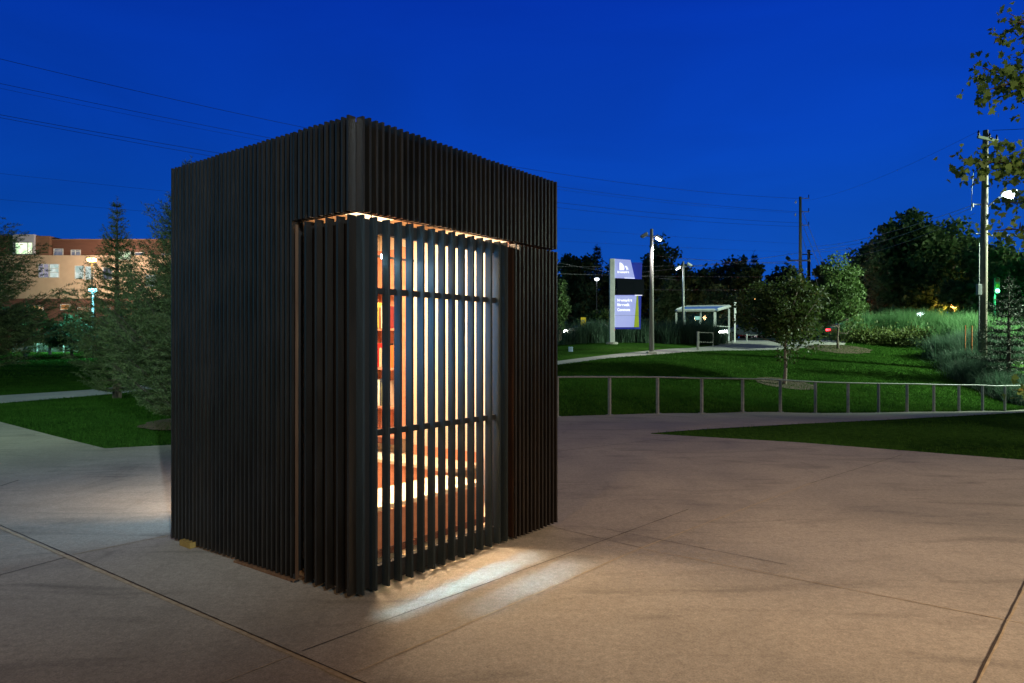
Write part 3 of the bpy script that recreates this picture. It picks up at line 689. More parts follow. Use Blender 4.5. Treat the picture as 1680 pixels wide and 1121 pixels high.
# ---- background trees
def bg(label, px, Y, top_py, half_px, seed, mat='leaf_dark', cb=.12, K=80, per=60, leaf=.42, clump=.24, top=.4, name='tree', squash=.8):
    b = G(px, Y); hgt = EYE + (565 - top_py) * Y / F - b.z; cr = half_px * Y / F * 1.3; per = int(per * 1.4)
    return tree(name, label, 'tree', b, hgt, cr, hgt * min(cb, .04), int(K * 1.3), per, leaf * 1.15, M[mat], seed, 'trees behind the lawn', tr=.022 * hgt + .1, clump=clump, top=top, limbs=12, squash=squash)
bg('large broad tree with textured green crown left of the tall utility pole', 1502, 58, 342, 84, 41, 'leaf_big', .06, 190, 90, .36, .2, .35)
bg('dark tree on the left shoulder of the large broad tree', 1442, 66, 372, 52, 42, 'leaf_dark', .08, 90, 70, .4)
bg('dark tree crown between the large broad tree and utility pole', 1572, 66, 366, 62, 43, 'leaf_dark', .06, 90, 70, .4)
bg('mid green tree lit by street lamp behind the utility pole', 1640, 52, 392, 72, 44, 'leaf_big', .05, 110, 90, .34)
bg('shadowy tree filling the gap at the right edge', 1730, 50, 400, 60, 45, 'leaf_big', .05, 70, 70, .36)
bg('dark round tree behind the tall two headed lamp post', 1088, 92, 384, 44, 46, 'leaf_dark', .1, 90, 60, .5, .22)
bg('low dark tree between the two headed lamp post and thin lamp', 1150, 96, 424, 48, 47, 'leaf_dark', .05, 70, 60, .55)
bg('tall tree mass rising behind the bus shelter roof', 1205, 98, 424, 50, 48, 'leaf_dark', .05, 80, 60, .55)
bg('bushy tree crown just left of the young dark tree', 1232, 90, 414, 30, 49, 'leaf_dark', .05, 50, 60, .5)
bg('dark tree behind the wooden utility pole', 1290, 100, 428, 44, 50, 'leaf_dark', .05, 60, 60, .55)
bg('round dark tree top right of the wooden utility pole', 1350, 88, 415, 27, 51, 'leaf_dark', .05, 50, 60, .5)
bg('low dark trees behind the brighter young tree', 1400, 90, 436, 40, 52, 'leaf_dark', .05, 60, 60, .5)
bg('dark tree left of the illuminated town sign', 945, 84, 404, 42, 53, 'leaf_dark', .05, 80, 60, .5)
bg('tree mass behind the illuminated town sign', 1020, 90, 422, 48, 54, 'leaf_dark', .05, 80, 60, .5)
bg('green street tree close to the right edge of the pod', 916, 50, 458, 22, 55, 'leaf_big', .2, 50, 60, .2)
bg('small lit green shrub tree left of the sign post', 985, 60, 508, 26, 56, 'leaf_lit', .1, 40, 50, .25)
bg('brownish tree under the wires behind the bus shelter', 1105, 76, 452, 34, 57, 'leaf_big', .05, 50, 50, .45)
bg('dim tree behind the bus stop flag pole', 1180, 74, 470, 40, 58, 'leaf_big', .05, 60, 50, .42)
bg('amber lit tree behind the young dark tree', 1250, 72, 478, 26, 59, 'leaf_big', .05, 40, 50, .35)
b = G(980, 88); spruce('pine_tree', 'tall pine standing above the trees left of the town sign', b, EYE + 162 * 88 / F - b.z, 2.3, 60, 'needle_far', whorls=16, nb=6, tw=7, npt=2, nl=.5, nw=.09, up=.1, low=.25, cat='pine tree')
b = G(1237, 98); spruce('pine_tree', 'dark pine top above the trees behind the bus shelter', b, EYE + 150 * 98 / F - b.z, 2.6, 61, 'needle_far', whorls=14, nb=6, tw=7, npt=2, nl=.5, nw=.09, up=.1, low=.25, cat='pine tree')
b = G(1655, 30); spruce('spruce_tree', 'dark conifer by the foot of the tall utility pole', b, EYE + (565 - 452) * 30 / F - b.z, 2.0, 62, 'needle_far', whorls=16, nb=8, tw=10, npt=5, nl=.16, nw=.03, up=.1)
rngw = np.random.default_rng(77); nW = 30000; pxw = rngw.uniform(330, 1800, nW); Yw = rngw.uniform(100, 118, nW); xw = (pxw - 840) * Yw / F
tops = 5.5 + 2.2 * np.sin(pxw * .031) + 1.5 * np.sin(pxw * .083 + 1) + .9 * np.sin(pxw * .21); zw = h(20, 95) + tops * rngw.uniform(0, 1, nW) ** .8 * 1.25
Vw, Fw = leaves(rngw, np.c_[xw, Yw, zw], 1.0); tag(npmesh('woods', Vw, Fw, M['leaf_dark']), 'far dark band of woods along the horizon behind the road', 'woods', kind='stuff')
# left background trees
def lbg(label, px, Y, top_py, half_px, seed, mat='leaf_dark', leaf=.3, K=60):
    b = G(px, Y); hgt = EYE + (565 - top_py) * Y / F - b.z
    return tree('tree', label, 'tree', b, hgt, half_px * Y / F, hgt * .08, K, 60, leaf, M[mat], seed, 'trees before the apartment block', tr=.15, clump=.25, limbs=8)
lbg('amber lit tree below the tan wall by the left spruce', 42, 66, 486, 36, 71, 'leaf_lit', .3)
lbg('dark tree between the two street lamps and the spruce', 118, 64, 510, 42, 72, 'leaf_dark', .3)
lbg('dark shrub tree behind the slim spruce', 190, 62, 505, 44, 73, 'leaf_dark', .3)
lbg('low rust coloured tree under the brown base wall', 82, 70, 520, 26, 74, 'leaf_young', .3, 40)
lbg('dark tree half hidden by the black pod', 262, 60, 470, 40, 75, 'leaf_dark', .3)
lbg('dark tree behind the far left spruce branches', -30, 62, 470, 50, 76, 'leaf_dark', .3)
for k, (px, lab) in enumerate([(66, 'small bright green bush at the left end of the far fence'), (92, 'wide bright green bush spilling over the middle of the far fence'), (114, 'taller bright bush at the lamp foot behind the fence'), (178, 'bright bush peeking through the spruce by the far fence')]):
    b = G(px, 76.5); rng = np.random.default_rng(80 + k); root = thing('bush', lab, 'bush', b, 0, 'bushes at the far fence')
    P = rng.normal(0, 1, (900, 3)) * np.array([.85, .35, .45]) + np.array([0, 0, .6 + .25 * (k == 2)]); P = P[P[:, 2] > 0]
    V, Fc = leaves(rng, P, .2); npmesh('foliage', V, Fc, M['leaf_lit'], root)
    MB().tube([(0, 0, 0), (0, 0, .6)], [.05, .03], 5).build('stem', M['bark'], root)

# ---- ornamental grasses
rng = np.random.default_rng(90)
def band(p_list, n, jit): 
    out = []
    for _ in range(n):
        k = rng.integers(0, len(p_list) - 1); q = rng.uniform(); a, b_ = p_list[k], p_list[k + 1]
        x = a[0] + (b_[0] - a[0]) * q + rng.normal(0, jit); y = a[1] + (b_[1] - a[1]) * q + rng.normal(0, jit); out.append((x, y, 0, a[2] + (b_[2] - a[2]) * q))
    out = np.array(out); out[:, 2] = H(out[:, :2]); out[:, 3] *= rng.uniform(.85, 1.12, len(out)); return out
pts = band([(*gp(944, 39.5), 1.0), (*gp(1000, 40.5), 1.0), (*gp(1080, 42), 1.05), (*gp(1130, 43), 1.1), (*gp(1168, 42.5), .95)], 150, .55)
g = grass_mass('ornamental_grass', pts, 16000, 1.25, M['plume_dark'], 91, .5, .03, .35); tag(g, 'dark band of tall soft grass planted behind the town sign post', 'ornamental grass', kind='stuff')
pts = band([(*gp(1408, 43.5), .8), (*gp(1440, 43), 1.0), (*gp(1500, 42), 1.0), (*gp(1560, 40), .85), (*gp(1600, 37.5), .7), (*gp(1650, 36), .6)], 170, .6)
g = grass_mass('ornamental_grass', pts, 26000, 1.75, M['plume'], 92, .5, .026, .42); tag(g, 'pale feathery grass crowning the bank left of the utility pole', 'ornamental grass', kind='stuff')
# junipers in front of it
for k, px in enumerate((1404, 1432, 1461, 1488, 1513)):
    Y = 41.2 - k * .55; b = G(px, Y); r = np.random.default_rng(95 + k)
    root = thing('juniper_shrub', ['small olive juniper at the left tip of the grass bank', 'second low juniper from the left tip of the grass bank', 'spreading juniper midway along the foot of the grass bank', 'juniper just left of the last one below the pale grass', 'last juniper, touching the dark feathery grass clumps'][k], 'shrub', b, 0, 'junipers along the grass bank')
    n = 1500; P = r.normal(0, 1, (n, 3)) * np.array([.55, .4, .3]) + np.array([0, 0, .32]); P[:, 2] = np.abs(P[:, 2]); V, Fc = leaves(r, P, .15, LEAF4 * np.array([.6, 1.2]), droop=-.6)
    npmesh('foliage', V, Fc, M['juniper'], root); MB().tube([(0, 0, -.05), (.05, 0, .3)], [.05, .03], 5).build('stem', M['bark'], root)
# dark feathery clumps down the right bank
clumps = [(1556, 34.5, 1.5), (1582, 32.5, 1.4), (1600, 30.5, 1.5), (1628, 31, 1.5), (1634, 29, 1.35), (1662, 29.5, 1.4), (1668, 27.8, 1.2), (1700, 28.5, 1.3), (1598, 35, 1.5), (1640, 34, 1.5)]
cn = ['upper left dark feathery grass clump beside the last juniper', 'dark feathery clump one step down the bank from the top one', 'dark feathery clump at mid bank, lowest by the lawn edge', 'feathery clump directly below the utility pole', 'feathery clump overhanging the lawn near the railing end', 'feathery clump under the dark conifer', 'lowest feathery clump at the right edge above the railing', 'feathery clump cut by the right edge', 'feathery clump behind the others left of the pole foot', 'feathery clump right at the foot of the utility pole']
for k, (px, Y, s) in enumerate(clumps):
    b = G(px, Y); root = thing('grass_clump', cn[k], 'ornamental grass', b, 0, 'feathery grass clumps on the right bank')
    grass_mass('blades', [(b.x, b.y, b.z, 1)], 2600, s * .8, M['plume_dark'], 110 + k, .95, .022, .62, root, b)
# two thin orange stakes
for k, px in enumerate((1583, 1594)):
    b = G(px, 33.5); o = MB().tube([(0, 0, -.1), (.02, 0, 1.95)], .025, 6).build('stake', surf('rusty orange stake', (.42, .12, .03), rough=.7)); o.location = b
    tag(o, ['rusty orange stake in the pale grass, left one', 'rusty orange stake nearer the utility pole'][k], 'stake', 'orange stakes')

# ------------------------------------------------------------------ lamps, poles
def spot(name, loc, target, energy, color, size=90, blend=.6, radius=.12, parent=None):
    l = bpy.data.lights.new(name, 'SPOT'); l.energy = energy; l.color = color; l.spot_size = math.radians(size); l.spot_blend = blend; l.shadow_soft_size = radius
    o = bpy.data.objects.new(name, l); COL.objects.link(o); o.location = loc
    o.rotation_euler = (Vector(target) - Vector(loc)).to_track_quat('-Z', 'Y').to_euler(); return o
def point(name, loc, energy, color, radius=.15):
    l = bpy.data.lights.new(name, 'POINT'); l.energy = energy; l.color = color; l.shadow_soft_size = radius
    o = bpy.data.objects.new(name, l); COL.objects.link(o); o.location = loc; return o
def area(name, loc, target, energy, color, sx, sy, spread=180, up='Y', rotq=None):
    l = bpy.data.lights.new(name, 'AREA'); l.energy = energy; l.color = color; l.shape = 'RECTANGLE'; l.size = sx; l.size_y = sy; l.spread = math.radians(spread)
    o = bpy.data.objects.new(name, l); COL.objects.link(o); o.location = loc
    if rotq is None: o.rotation_euler = (Vector(target) - Vector(loc)).to_track_quat('-Z', 'Y').to_euler()
    else: o.rotation_euler = rotq.to_euler()
    return o
BULB_W = glow('white lamp lens', (1, .98, .92), 22); BULB_C = glow('cool lamp lens', (.75, 1, .95), 34); BULB_O = glow('sodium lamp lens', (1, .5, .12), 30); BULB_CY = glow('cyan lamp lens', (.25, .95, 1), 18); BULB_D = surf('unlit lamp lens', (.35, .4, .42), rough=.3)

def two_head(label, px, Y, top_py, heads, r, pole_mat, head_mat):
    b = G(px, Y); root = thing('lamp_post', label, 'lamp post', b); hh = EYE + (565 - top_py) * Y / F - b.z
    MB().tube([(0, 0, .1), (0, 0, hh)], [r, r * .62], 12).build('pole', M[pole_mat], root, smooth=True)
    m = MB(); m.box(-.22, .22, -.22, .22, -.05, .12); m.build('base', M['path'], root, bevel=.03)
    for (dx, dz, lit) in heads:
        s = 1 if dx > 0 else -1; z = hh - .35
        MB().tube([(0, 0, z), (dx * .6, 0, z + .02), (dx, 0, hh + dz + .05)], .028, 6).build('arm', M[pole_mat], root)
        hm = MB(); hm.obox((dx, 0, hh + dz), (.36, .24, .12), 0, s * .55); hd_ = hm.build('lamp_head', M[head_mat], root, bevel=.025)
        MB().obox((dx - s * .04, -.03, hh + dz - .075), (.26, .2, .05), 0, s * .55).build('lens', BULB_W if lit else BULB_D, hd_)
    return root, b, hh
root, b, hh = two_head('tall grey lamp post with two heads beside the lit footpath', 1069, 33, 376, [(.36, -.42, True), (-.36, -.28, False)], .12, 'pole_grey', 'galv')
spot('lamp_light', b + Vector((.34, -.05, hh - .55)), b + Vector((.0, -.3, 0)), 900, (1, .93, .84), 100, .7)
root, b, hh = two_head('thinner pale lamp post beside the bus shelter', 1121, 45, 429, [(-.38, -.4, True), (.4, -.2, False)], .10, 'galv', 'white_metal')
spot('lamp_light', b + Vector((-.38, 0, hh - .55)), b, 30, (.5, .8, 1), 90, .7)

# tall utility pole with street lamp
b = G(1611, 32); hh = EYE + (565 - 214) * 32 / F - b.z; s_ = 32 / F
up_ = thing('utility_pole', 'tall timber utility pole carrying a bright street lamp, right of the bank', 'utility pole', b)
dx = 6 * s_
MB().tube([(0, 0, -.2), (dx * .5, 0, hh * .5), (dx, 0, hh)], [.19, .155, .11], 14).build('pole', M['pole_conc'], up_, smooth=True)
ca = MB().obox((dx, -.14, hh - .45), (1.05, .1, .12), .15, .16).build('crossarm', M['pole_wood'], up_)
for xo in (-.47, .47, .1): MB().lathe([(.025, 0), (.05, .05), (.03, .1), (.055, .14), (.02, .26)], (dx + xo, -.14 + xo * .15, hh - .4 - xo * .16), 8).build('insulator', M['steel_dark'], ca)
hz = lambda py: EYE + (565 - py) * 32 / F - b.z
br = MB().tube([(dx * .6, 0, hz(336)), (-.5, -.1, hz(336))], .03, 6).build('bracket', M['galv'], up_)
MB().lathe([(.05, 0), (.03, .1), (.05, .16)], (-.5, -.1, hz(340)), 8).build('insulator', M['white_metal'], br)
MB().tube([(dx * .6, 0, hz(385)), (-.35, -.1, hz(384))], .025, 6).build('bracket', M['galv'], up_)
MB().tube([(-.42, -.05, hz(280)), (-.5, -.06, hz(310)), (-.55, -.08, hz(346))], .012, 5).build('drop_cable', M['wire_lit'], up_)
MB().tube([(-.2, -.1, hz(400)), (-.21, -.12, hz(545))], .02, 6).build('conduit', M['galv'], up_)
m = MB(); m.obox((-.24, -.15, hz(476)), (.2, .16, .5)); m.build('meter_box', M['galv'], up_, bevel=.02)
arm = MB().tube([(dx * .55, 0, hz(345)), (dx + .35, -.25, hz(328)), (dx + .72, -.45, hz(320))], .032, 7).build('lamp_arm', M['galv'], up_)
lh = MB().obox((dx + .74, -.46, hz(319)), (.62, .3, .16), -.5, -.05).build('lamp_head', M['galv'], up_, bevel=.04)
MB().lathe([(.09, -.32), (.22, -.24), (.26, -.09), (.2, 0)], (dx + .74, -.5, hz(319)), 14).build('lens', BULB_C, lh, smooth=True)
lamp_pos = b + Vector((dx + .74, -.55, hz(319) - .45))
spot('street_light', lamp_pos, lamp_pos + Vector((.3, -.3, -1)), 350, (.8, 1, .85), 140, 1.0, .2)
spot('lawn_bank_fill', (33, 30, 9.5), (15, 35.5, 0), 46000, (.76, 1, .70), 88, .7, .25)  # off-frame fill added to light the lawn and grass bank
spot('young_tree_fill', (17, 9, 7.5), (11, 27, 1.6), 1700, (1, .86, .60), 36, .9, .2)  # off-frame spot added to brighten the young tree behind the railing

# left street lamps
def street_lamp(label, px, Y, py, bulb, r=.09, light=None, arm=.0, ls=1.0):
    b = G(px, Y); hh = EYE + (565 - py) * Y / F - b.z; root = thing('street_lamp', label, 'street lamp', b, 0, 'street lamps far behind')
    MB().tube([(0, 0, 0), (0, 0, hh)], [r, r * .6], 8).build('pole', M['galv'], root, smooth=True)
    hd_ = MB().obox((arm, 0, hh + .08), (.55, .3, .14)).build('lamp_head', M['galv'], root, bevel=.03)
    MB().lathe([(.1 * ls, -.3 * ls), (.26 * ls, -.2 * ls), (.28 * ls, -.06), (.2 * ls, 0)], (arm, -.05, hh + .02), 12).build('lens', bulb, hd_, smooth=True)
    if light: point('street_light', b + Vector((arm, -.5, hh - .7)), *light)
street_lamp('tall street lamp with orange glow in front of the tan building', 151, 78, 424, BULB_O, .13, None, ls=1.7)
v = W(151, 428, 78.9); spot('street_light', v, (v.x - 3, 86, 8.5), 6000, (1, .74, .52), 176, .25, .2)
street_lamp('shorter street lamp with cyan light below the orange one', 153, 64, 474, BULB_CY, .13, (1500, (.3, .95, 1)), ls=1.2)
street_lamp('distant orange street lamp showing through the young dark tree', 1238, 80, 491, glow('amber lens', (1, .55, .15), 12), .07, (500, (1, .55, .15)))
street_lamp('distant white street lamp on a thin pole in the young dark tree', 1259, 84, 484, glow('pale lens', (.95, .95, 1), 8), .06)
street_lamp('small orange lamp under the large broad tree', 1565, 56, 500, glow('amber lens', (1, .5, .1), 10), .05, (350, (1, .5, .1)))
street_lamp('tiny white lamp rising over the pale grass', 1510, 52, 514, glow('pale lens', (.8, 1, 1), 10), .05)
street_lamp('faint white lamp left of the town sign', 979, 80, 457, glow('pale lens', (.9, .95, 1), 5), .05)
street_lamp('amber lamp seen through the bus shelter glass', 1141, 82, 519, glow('amber lens', (1, .6, .2), 10), .05, (300, (1, .55, .15)))
street_lamp('lower amber lamp left inside the bus shelter view', 1126, 84, 522, glow('amber lens', (1, .55, .2), 8), .05)
street_lamp('small amber lamp between the shelter rear posts', 1187, 84, 527, glow('amber lens', (1, .6, .3), 7), .05)

point('big_tree_fill', (48, 47, 11), 6500, (.80, 1, .66), .3)  # off-frame light added to brighten the large broad tree
# traffic signal, green
b = G(1632, 44); hh = EYE + (565 - 458) * 44 / F - b.z
tsg = thing('traffic_signal', 'traffic signal showing green in the trees right of the utility pole', 'traffic light', b)
MB().tube([(0, 0, 0), (0, 0, hh)], .06, 8).build('pole', M['galv'], tsg)
hs = MB().obox((0, -.12, hh - .45), (.36, .22, 1.05)).build('housing', M['rubber'], tsg, bevel=.03)
for k, (mt) in enumerate((surf('dark red lens', (.08, .01, .01), rough=.3), surf('dark amber lens', (.09, .05, .01), rough=.3), glow('green lens', (.12, 1, .35), 26))):
    MB().tube([(0, -.232, hh - .12 - .33 * k), (0, -.262, hh - .12 - .33 * k)], .13, 14).build('lens', mt, hs)
point('signal_light', b + Vector((-.1, -.8, hh - .8)), 260, (.05, 1, .25), .15)

# wooden pole further off
Yp = 75; b = G(1313, Yp); hh = EYE + (565 - 323) * Yp / F - b.z
wp = thing('utility_pole', 'distant wooden utility pole with stacked brackets above the young trees', 'utility pole', b)
MB().tube([(0, 0, 0), (0, 0, hh)], [.19, .14], 10).build('pole', M['pole_wood'], wp, smooth=True)
pz = lambda py: EYE + (565 - py) * Yp / F - b.z
for py in (326, 348, 370):
    a = MB().obox((.45, -.15, pz(py)), (.9, .07, .07)).build('bracket', M['pole_wood'], wp)
    MB().lathe([(.03, 0), (.06, .08), (.03, .16), (.06, .24), (.02, .34)], (.85, -.15, pz(py) + .06), 8).build('insulator', M['steel_dark'], a)
for py, x in ((334, -.55), (355, -.6)): MB().lathe([(.05, 0), (.1, .1), (.03, .3)], (x, -.15, pz(py)), 8).build('insulator', M['white_metal'], wp)
MB().obox((-.2, -.2, pz(428)), (2.4, .14, .14)).build('crossarm', M['wire_lit'], wp)
for k, (x, y) in enumerate(((1.1, 5.4), (1.3, 4.9), (.9, 3.4))):
    MB().tube([(.1, -.2, hh - 1.5 - k * 1.4), (y, -.5, .5)], .022, 4).build('guy_wire', M['wire_lit'], wp)
b2 = G(1327, 95); MB2 = thing('utility_pole', 'shorter dark utility pole just right of the distant wooden one', 'utility pole', b2)
MB().tube([(0, 0, 0), (0, 0, EYE + (565 - 410) * 95 / F - b2.z)], [.28, .2], 8).build('pole', M['steel_dark'], MB2)
MB().obox((-.3, -.2, EYE + (565 - 418) * 95 / F - b2.z), (1.4, .12, .12)).build('crossarm', M['steel_dark'], MB2)

# cables
def cable(label, p, q, sag, r=.016, mat='wire', n=22):
    p = Vector(p); q = Vector(q); pts = [p + (q - p) * i / n - Vector((0, 0, sag * 4 * (i / n) * (1 - i / n))) for i in range(n + 1)]
    return tag(MB().tube(pts, r, 5).build('power_cable', M[mat]), label, 'power cable', 'overhead cables')
ptop = Vector(b); 
for k, (py, z_py, sag, lab) in enumerate([(75, 326, 1.55, 'topmost dark cable crossing the sky left of the pod'), (118, 348, 1.2, 'second dark cable down in the sky left of the pod'), (126, 350, 1.25, 'faint cable hugging the second one in the left sky'), (172, 366, 1.1, 'third dark cable down in the left sky'), (176, 372, 1.25, 'twin cable right under the third one in the left sky'), (275, 400, .5, 'faint low cable over the apartment block roofline'), (320, 414, .4, 'lowest faint cable in the left sky by the spruce')]):
    cable(lab, W(-90, py, 36), W(1313, z_py, Yp), sag, [.013, .012, .007, .013, .011, .006, .006][k])
lp = b + Vector(); lp = G(1611, 32)
cable('bright cable from the tall utility pole bracket toward the wooden pole', W(1598, 336, 31.9), W(1320, 405, 74), .5, .012, 'wire_lit')
cable('second bright cable just under the bracket cable', W(1598, 340, 31.9), W(1322, 412, 74), .75, .010, 'wire_lit')
cable('third slack cable from the pole bracket', W(1600, 350, 31.9), W(1330, 424, 74), .8, .008, 'wire_lit')
cable('thin cable leaving the pole crossarm to the right', W(1628, 214, 32), W(1900, 190, 30), .1, .012)
cable('thin dark cable from the pole crossarm across the open sky', W(1604, 216, 32), W(1320, 330, 74), .5, .006)
cable('short bright cable on the right of the tall utility pole', W(1624, 386, 32), W(1900, 374, 30), .1, .016, 'wire_lit')
for k, (p0, p1, lab, mt) in enumerate([((880, 424, 60), (1122, 460, 70), 'bright cable dipping past the top of the town sign', 'wire_lit'), ((880, 448, 58), (1400, 452, 80), 'level pale cable behind the town sign', 'wire_lit'), ((880, 437, 62), (1310, 428, 75), 'pale cable above the town sign screen', 'wire_lit'), ((1000, 452, 62), (1420, 398, 78), 'pale cable rising right behind the lamp posts', 'wire_lit'), ((1060, 418, 70), (1313, 432, 75), 'short pale cable behind the two headed lamp post', 'wire_lit'), ((1000, 474, 66), (1400, 470, 80), 'lowest dim cable in front of the trees', 'wire_lit')]):
    cable(lab, W(*p0), W(*p1), .25, .016, mt)

# ------------------------------------------------------------------ town sign
b = G(1003, 38); s = 38 / F
sg = thing('town_sign', 'tall illuminated town sign with blue edge and dark display beside the footpath', 'sign', b)
sx = lambda px: (px - 1003) * s
sz = lambda py: EYE + (565 - py) * s - b.z
m = MB(); m.box(sx(1000), sx(1008), -.16, .16, .02, sz(425)); m.build('post', M['white_metal'], sg, bevel=.012)
m = MB(); m.lathe([(.34, -.05), (.34, .06), (.26, .1)], (sx(1004), 0, 0), 16); m.build('base', M['path'], sg)
def plate(name, pts, y, d, mat, parent): return MB().prism([(sx(px), sz(py)) for px, py in pts], y, y + d).build(name, mat, parent)
blue = plate('blue_panel', [(1030, 431), (1053.5, 431), (1051, 540), (1007, 540), (1007.5, 535), (1030, 500)], .0, .1, M['blue_panel'], sg)
plate('top_panel', [(1008.3, 425.2), (1034, 427), (1041, 457.5), (1012.5, 456.5), (1008.3, 456.5)], -.09, .14, M['sign_white'], sg)
plate('lower_panel', [(1008.3, 484.5), (1044, 484.5), (1039.5, 537), (1008.3, 537)], -.09, .14, M['sign_white'], sg)
plate('green_stripe', [(1044.3, 485), (1046.5, 485), (1048, 537), (1039.8, 537)], -.085, .1, M['sign_green'], sg)
plate('display', [(1012, 457.5), (1056, 459), (1056, 484), (1012, 484)], -.16, .3, M['screen'], sg)
plate('edge_light', [(1024, 456.3), (1041, 456.9), (1041, 457.4), (1024, 457)], -.12, .02, M['letter_glow'], sg)
plate('edge_light', [(1041, 484.3), (1053, 484.5), (1053, 485.4), (1041, 485.2)], -.12, .02, M['letter_glow'], sg)
plate('seam', [(1008.5, 517.6), (1048, 517.6), (1048, 518), (1008.5, 518)], -.096, .004, M['galv'], sg)
def text(body, px, py, size_px, parent, xs=1.0):
    cu = bpy.data.curves.new('lettering', 'FONT'); cu.body = body; cu.size = size_px * s * 1.35; cu.offset = .006
    ob = bpy.data.objects.new('tmp', cu); COL.objects.link(ob); dg = bpy.context.evaluated_depsgraph_get()
    me = bpy.data.meshes.new_from_object(ob.evaluated_get(dg)); bpy.data.objects.remove(ob)
    me.transform(Matrix.Translation((sx(px), -.1, sz(py))) @ Matrix.Rotation(PI / 2, 4, 'X') @ Matrix.Diagonal((xs, 1, 1, 1)))
    me.materials.clear(); me.materials.append(M['letter_glow']); o = bpy.data.objects.new('lettering', me); COL.objects.link(o); o.parent = parent; return o
text('Newmarket', 1012.4, 448.5, 3.7, sg, .78)
text('Newmarket', 1012.2, 495, 4.6, sg, .80); text('Riverwalk', 1012.2, 502.5, 4.6, sg, .80); text('Commons', 1012.2, 510.5, 4.6, sg, .80)
m = MB()   # white leaf-like emblem: solid quarter sail and two ribs
arc = [(1016, 443.5)] + [(1016, 431.3)] + [(1016 + 8 * math.sin(t), 443.5 - 12 * math.cos(t * .98)) for t in np.linspace(.15, 1.35, 8)] + [(1023.2, 443.5)]
m.prism([(sx(x), sz(y)) for x, y in arc], -.108, -.1)
for o_ in (1.6, 3.6):
    a1 = [(1019 + (7.6 + o_) * math.sin(t), 444 - (9.2 + o_ * .2) * math.cos(t)) for t in np.linspace(.75, 1.5, 8)]; a2 = [(1019 + (6.6 + o_) * math.sin(t), 444 - (8.4 + o_ * .2) * math.cos(t)) for t in np.linspace(1.5, .75, 8)]
    m.prism([(sx(x), sz(y)) for x, y in a1 + a2], -.108, -.1)
m.build('emblem', M['letter_glow'], sg)
spot('sign_light', b + Vector((.6, -2.2, 4.2)), b + Vector((.5, 0, 2.6)), 8, (.6, .72, 1), 80, .8)

# small yellow notice and blue marker
b = G(957, 46); s5 = 46 / F; yn = thing('notice_board', 'yellow rectangular notice board above the dark grass left of the sign', 'sign', b); z5 = lambda py: EYE + (565 - py) * s5 - b.z
MB().tube([(-.12, .05, 0), (-.12, .05, z5(523))], .03, 6).tube([(.12, .05, 0), (.12, .05, z5(523))], .03, 6).build('post', M['galv'], yn)
MB().box(-.17, .17, -.02, .02, z5(535.5), z5(521)).build('panel', M['yellow'], yn)
MB().box(-.11, .07, -.025, -.021, z5(527.6), z5(525.4)).build('print', M['grey_mark'], yn)
MB().box(-.05, .05, -.025, -.021, z5(532.6), z5(530.8)).build('print', M['black_mark'], yn)
b = G(936, 34.5); o = MB().box(-.11, .11, -.06, .06, -.02, .24).build('marker_box', surf('pale blue utility box', (.25, .38, .6), rough=.5), bevel=.02); o.location = b; tag(o, 'small pale blue utility box on the grass left of the sign', 'utility box')
b = G(928, 46); o = thing('traffic_cone', 'small pale traffic cone at the roadside beside the pod', 'traffic cone', b)
MB().lathe([(.14, .04), (.04, .7)], (0, 0, 0), 10).build('cone', M['white_metal'], o); MB().box(-.2, .2, -.2, .2, 0, .04).build('base', M['rubber'], o)

# bollard gate by the shelter path
b = G(1145, 36.2); gt = thing('path_barrier', 'grey wooden post with two slim cross rails at the path fork', 'barrier', b); s6 = 36.2 / F; z6 = lambda py: EYE + (565 - py) * s6 - b.z
MB().box(-.055, .055, -.055, .055, -.1, z6(544)).build('post', M['pole_grey'], gt, bevel=.012)
for py in (545.5, 561.2): MB().tube([(.05, 0, z6(py)), (28 * s6, .35, z6(py) - .02)], .011, 6).build('rail', M['pole_grey'], gt)
MB().tube([(28 * s6, .35, -.25), (28 * s6, .35, z6(545))], .009, 6).build('post', M['pole_grey'], gt)

# bus shelter
Ys = 47; s7 = Ys / F; b = G(1173, Ys); bs = thing('bus_shelter', 'pale framed glass bus shelter with flat roof beyond the grass band', 'bus shelter', b)
z7 = lambda py: EYE + (565 - py) * s7 - b.z
fl = (-2.46, .75); fr_ = (0, 0); br2 = (1.62, 2.1); bl = (-1.3, 2.95); zt = z7(511)
RISE = .40
for (x, y), w, rs_ in ((fl, .12, 0), (fr_, .17, 0), (br2, .12, RISE), (bl, .1, RISE)): MB().obox((x, y, (zt + rs_) / 2 - .1), (w, w, zt + rs_ + .1), -.3).build('post', M['alu'], bs)
cz4 = [Vector((fl[0] - .06, fl[1] - .1, zt + .02)), Vector((fr_[0] + .08, fr_[1] - .12, zt + .02)), Vector((br2[0] + .1, br2[1], zt + RISE)), Vector((bl[0], bl[1] + .1, zt + RISE))]
roof = MB().add([*[v + Vector((0, 0, .05)) for v in cz4], *[v + Vector((0, 0, .09)) for v in cz4]], [(0, 3, 2, 1), (4, 5, 6, 7), (0, 1, 5, 4), (1, 2, 6, 5), (2, 3, 7, 6), (3, 0, 4, 7)]).build('roof', surf('roof glazing painted sky blue', (.05, .16, .36), (.04, .12, .28), rough=.3, scale=2, emit=(.01, .06, .2), estr=.5), bs)  # sky seen through the roof put in as blue colour and glow
for k in range(4):
    p_, q_ = cz4[k], cz4[(k + 1) % 4]; d_ = (q_ - p_) * .03
    MB().tube([p_ + d_ + Vector((0, 0, .07)), q_ - d_ + Vector((0, 0, .07))], .10, 4).build('roof_beam', M['white_metal'], roof)
def gpanel(p, q, z0, z1, nm): 
    v = [(p[0], p[1], z0), (q[0], q[1], z0), (q[0], q[1], z1), (p[0], p[1], z1)]; return MB().add(v, [(0, 1, 2, 3)]).build(nm, M['glass'], bs)
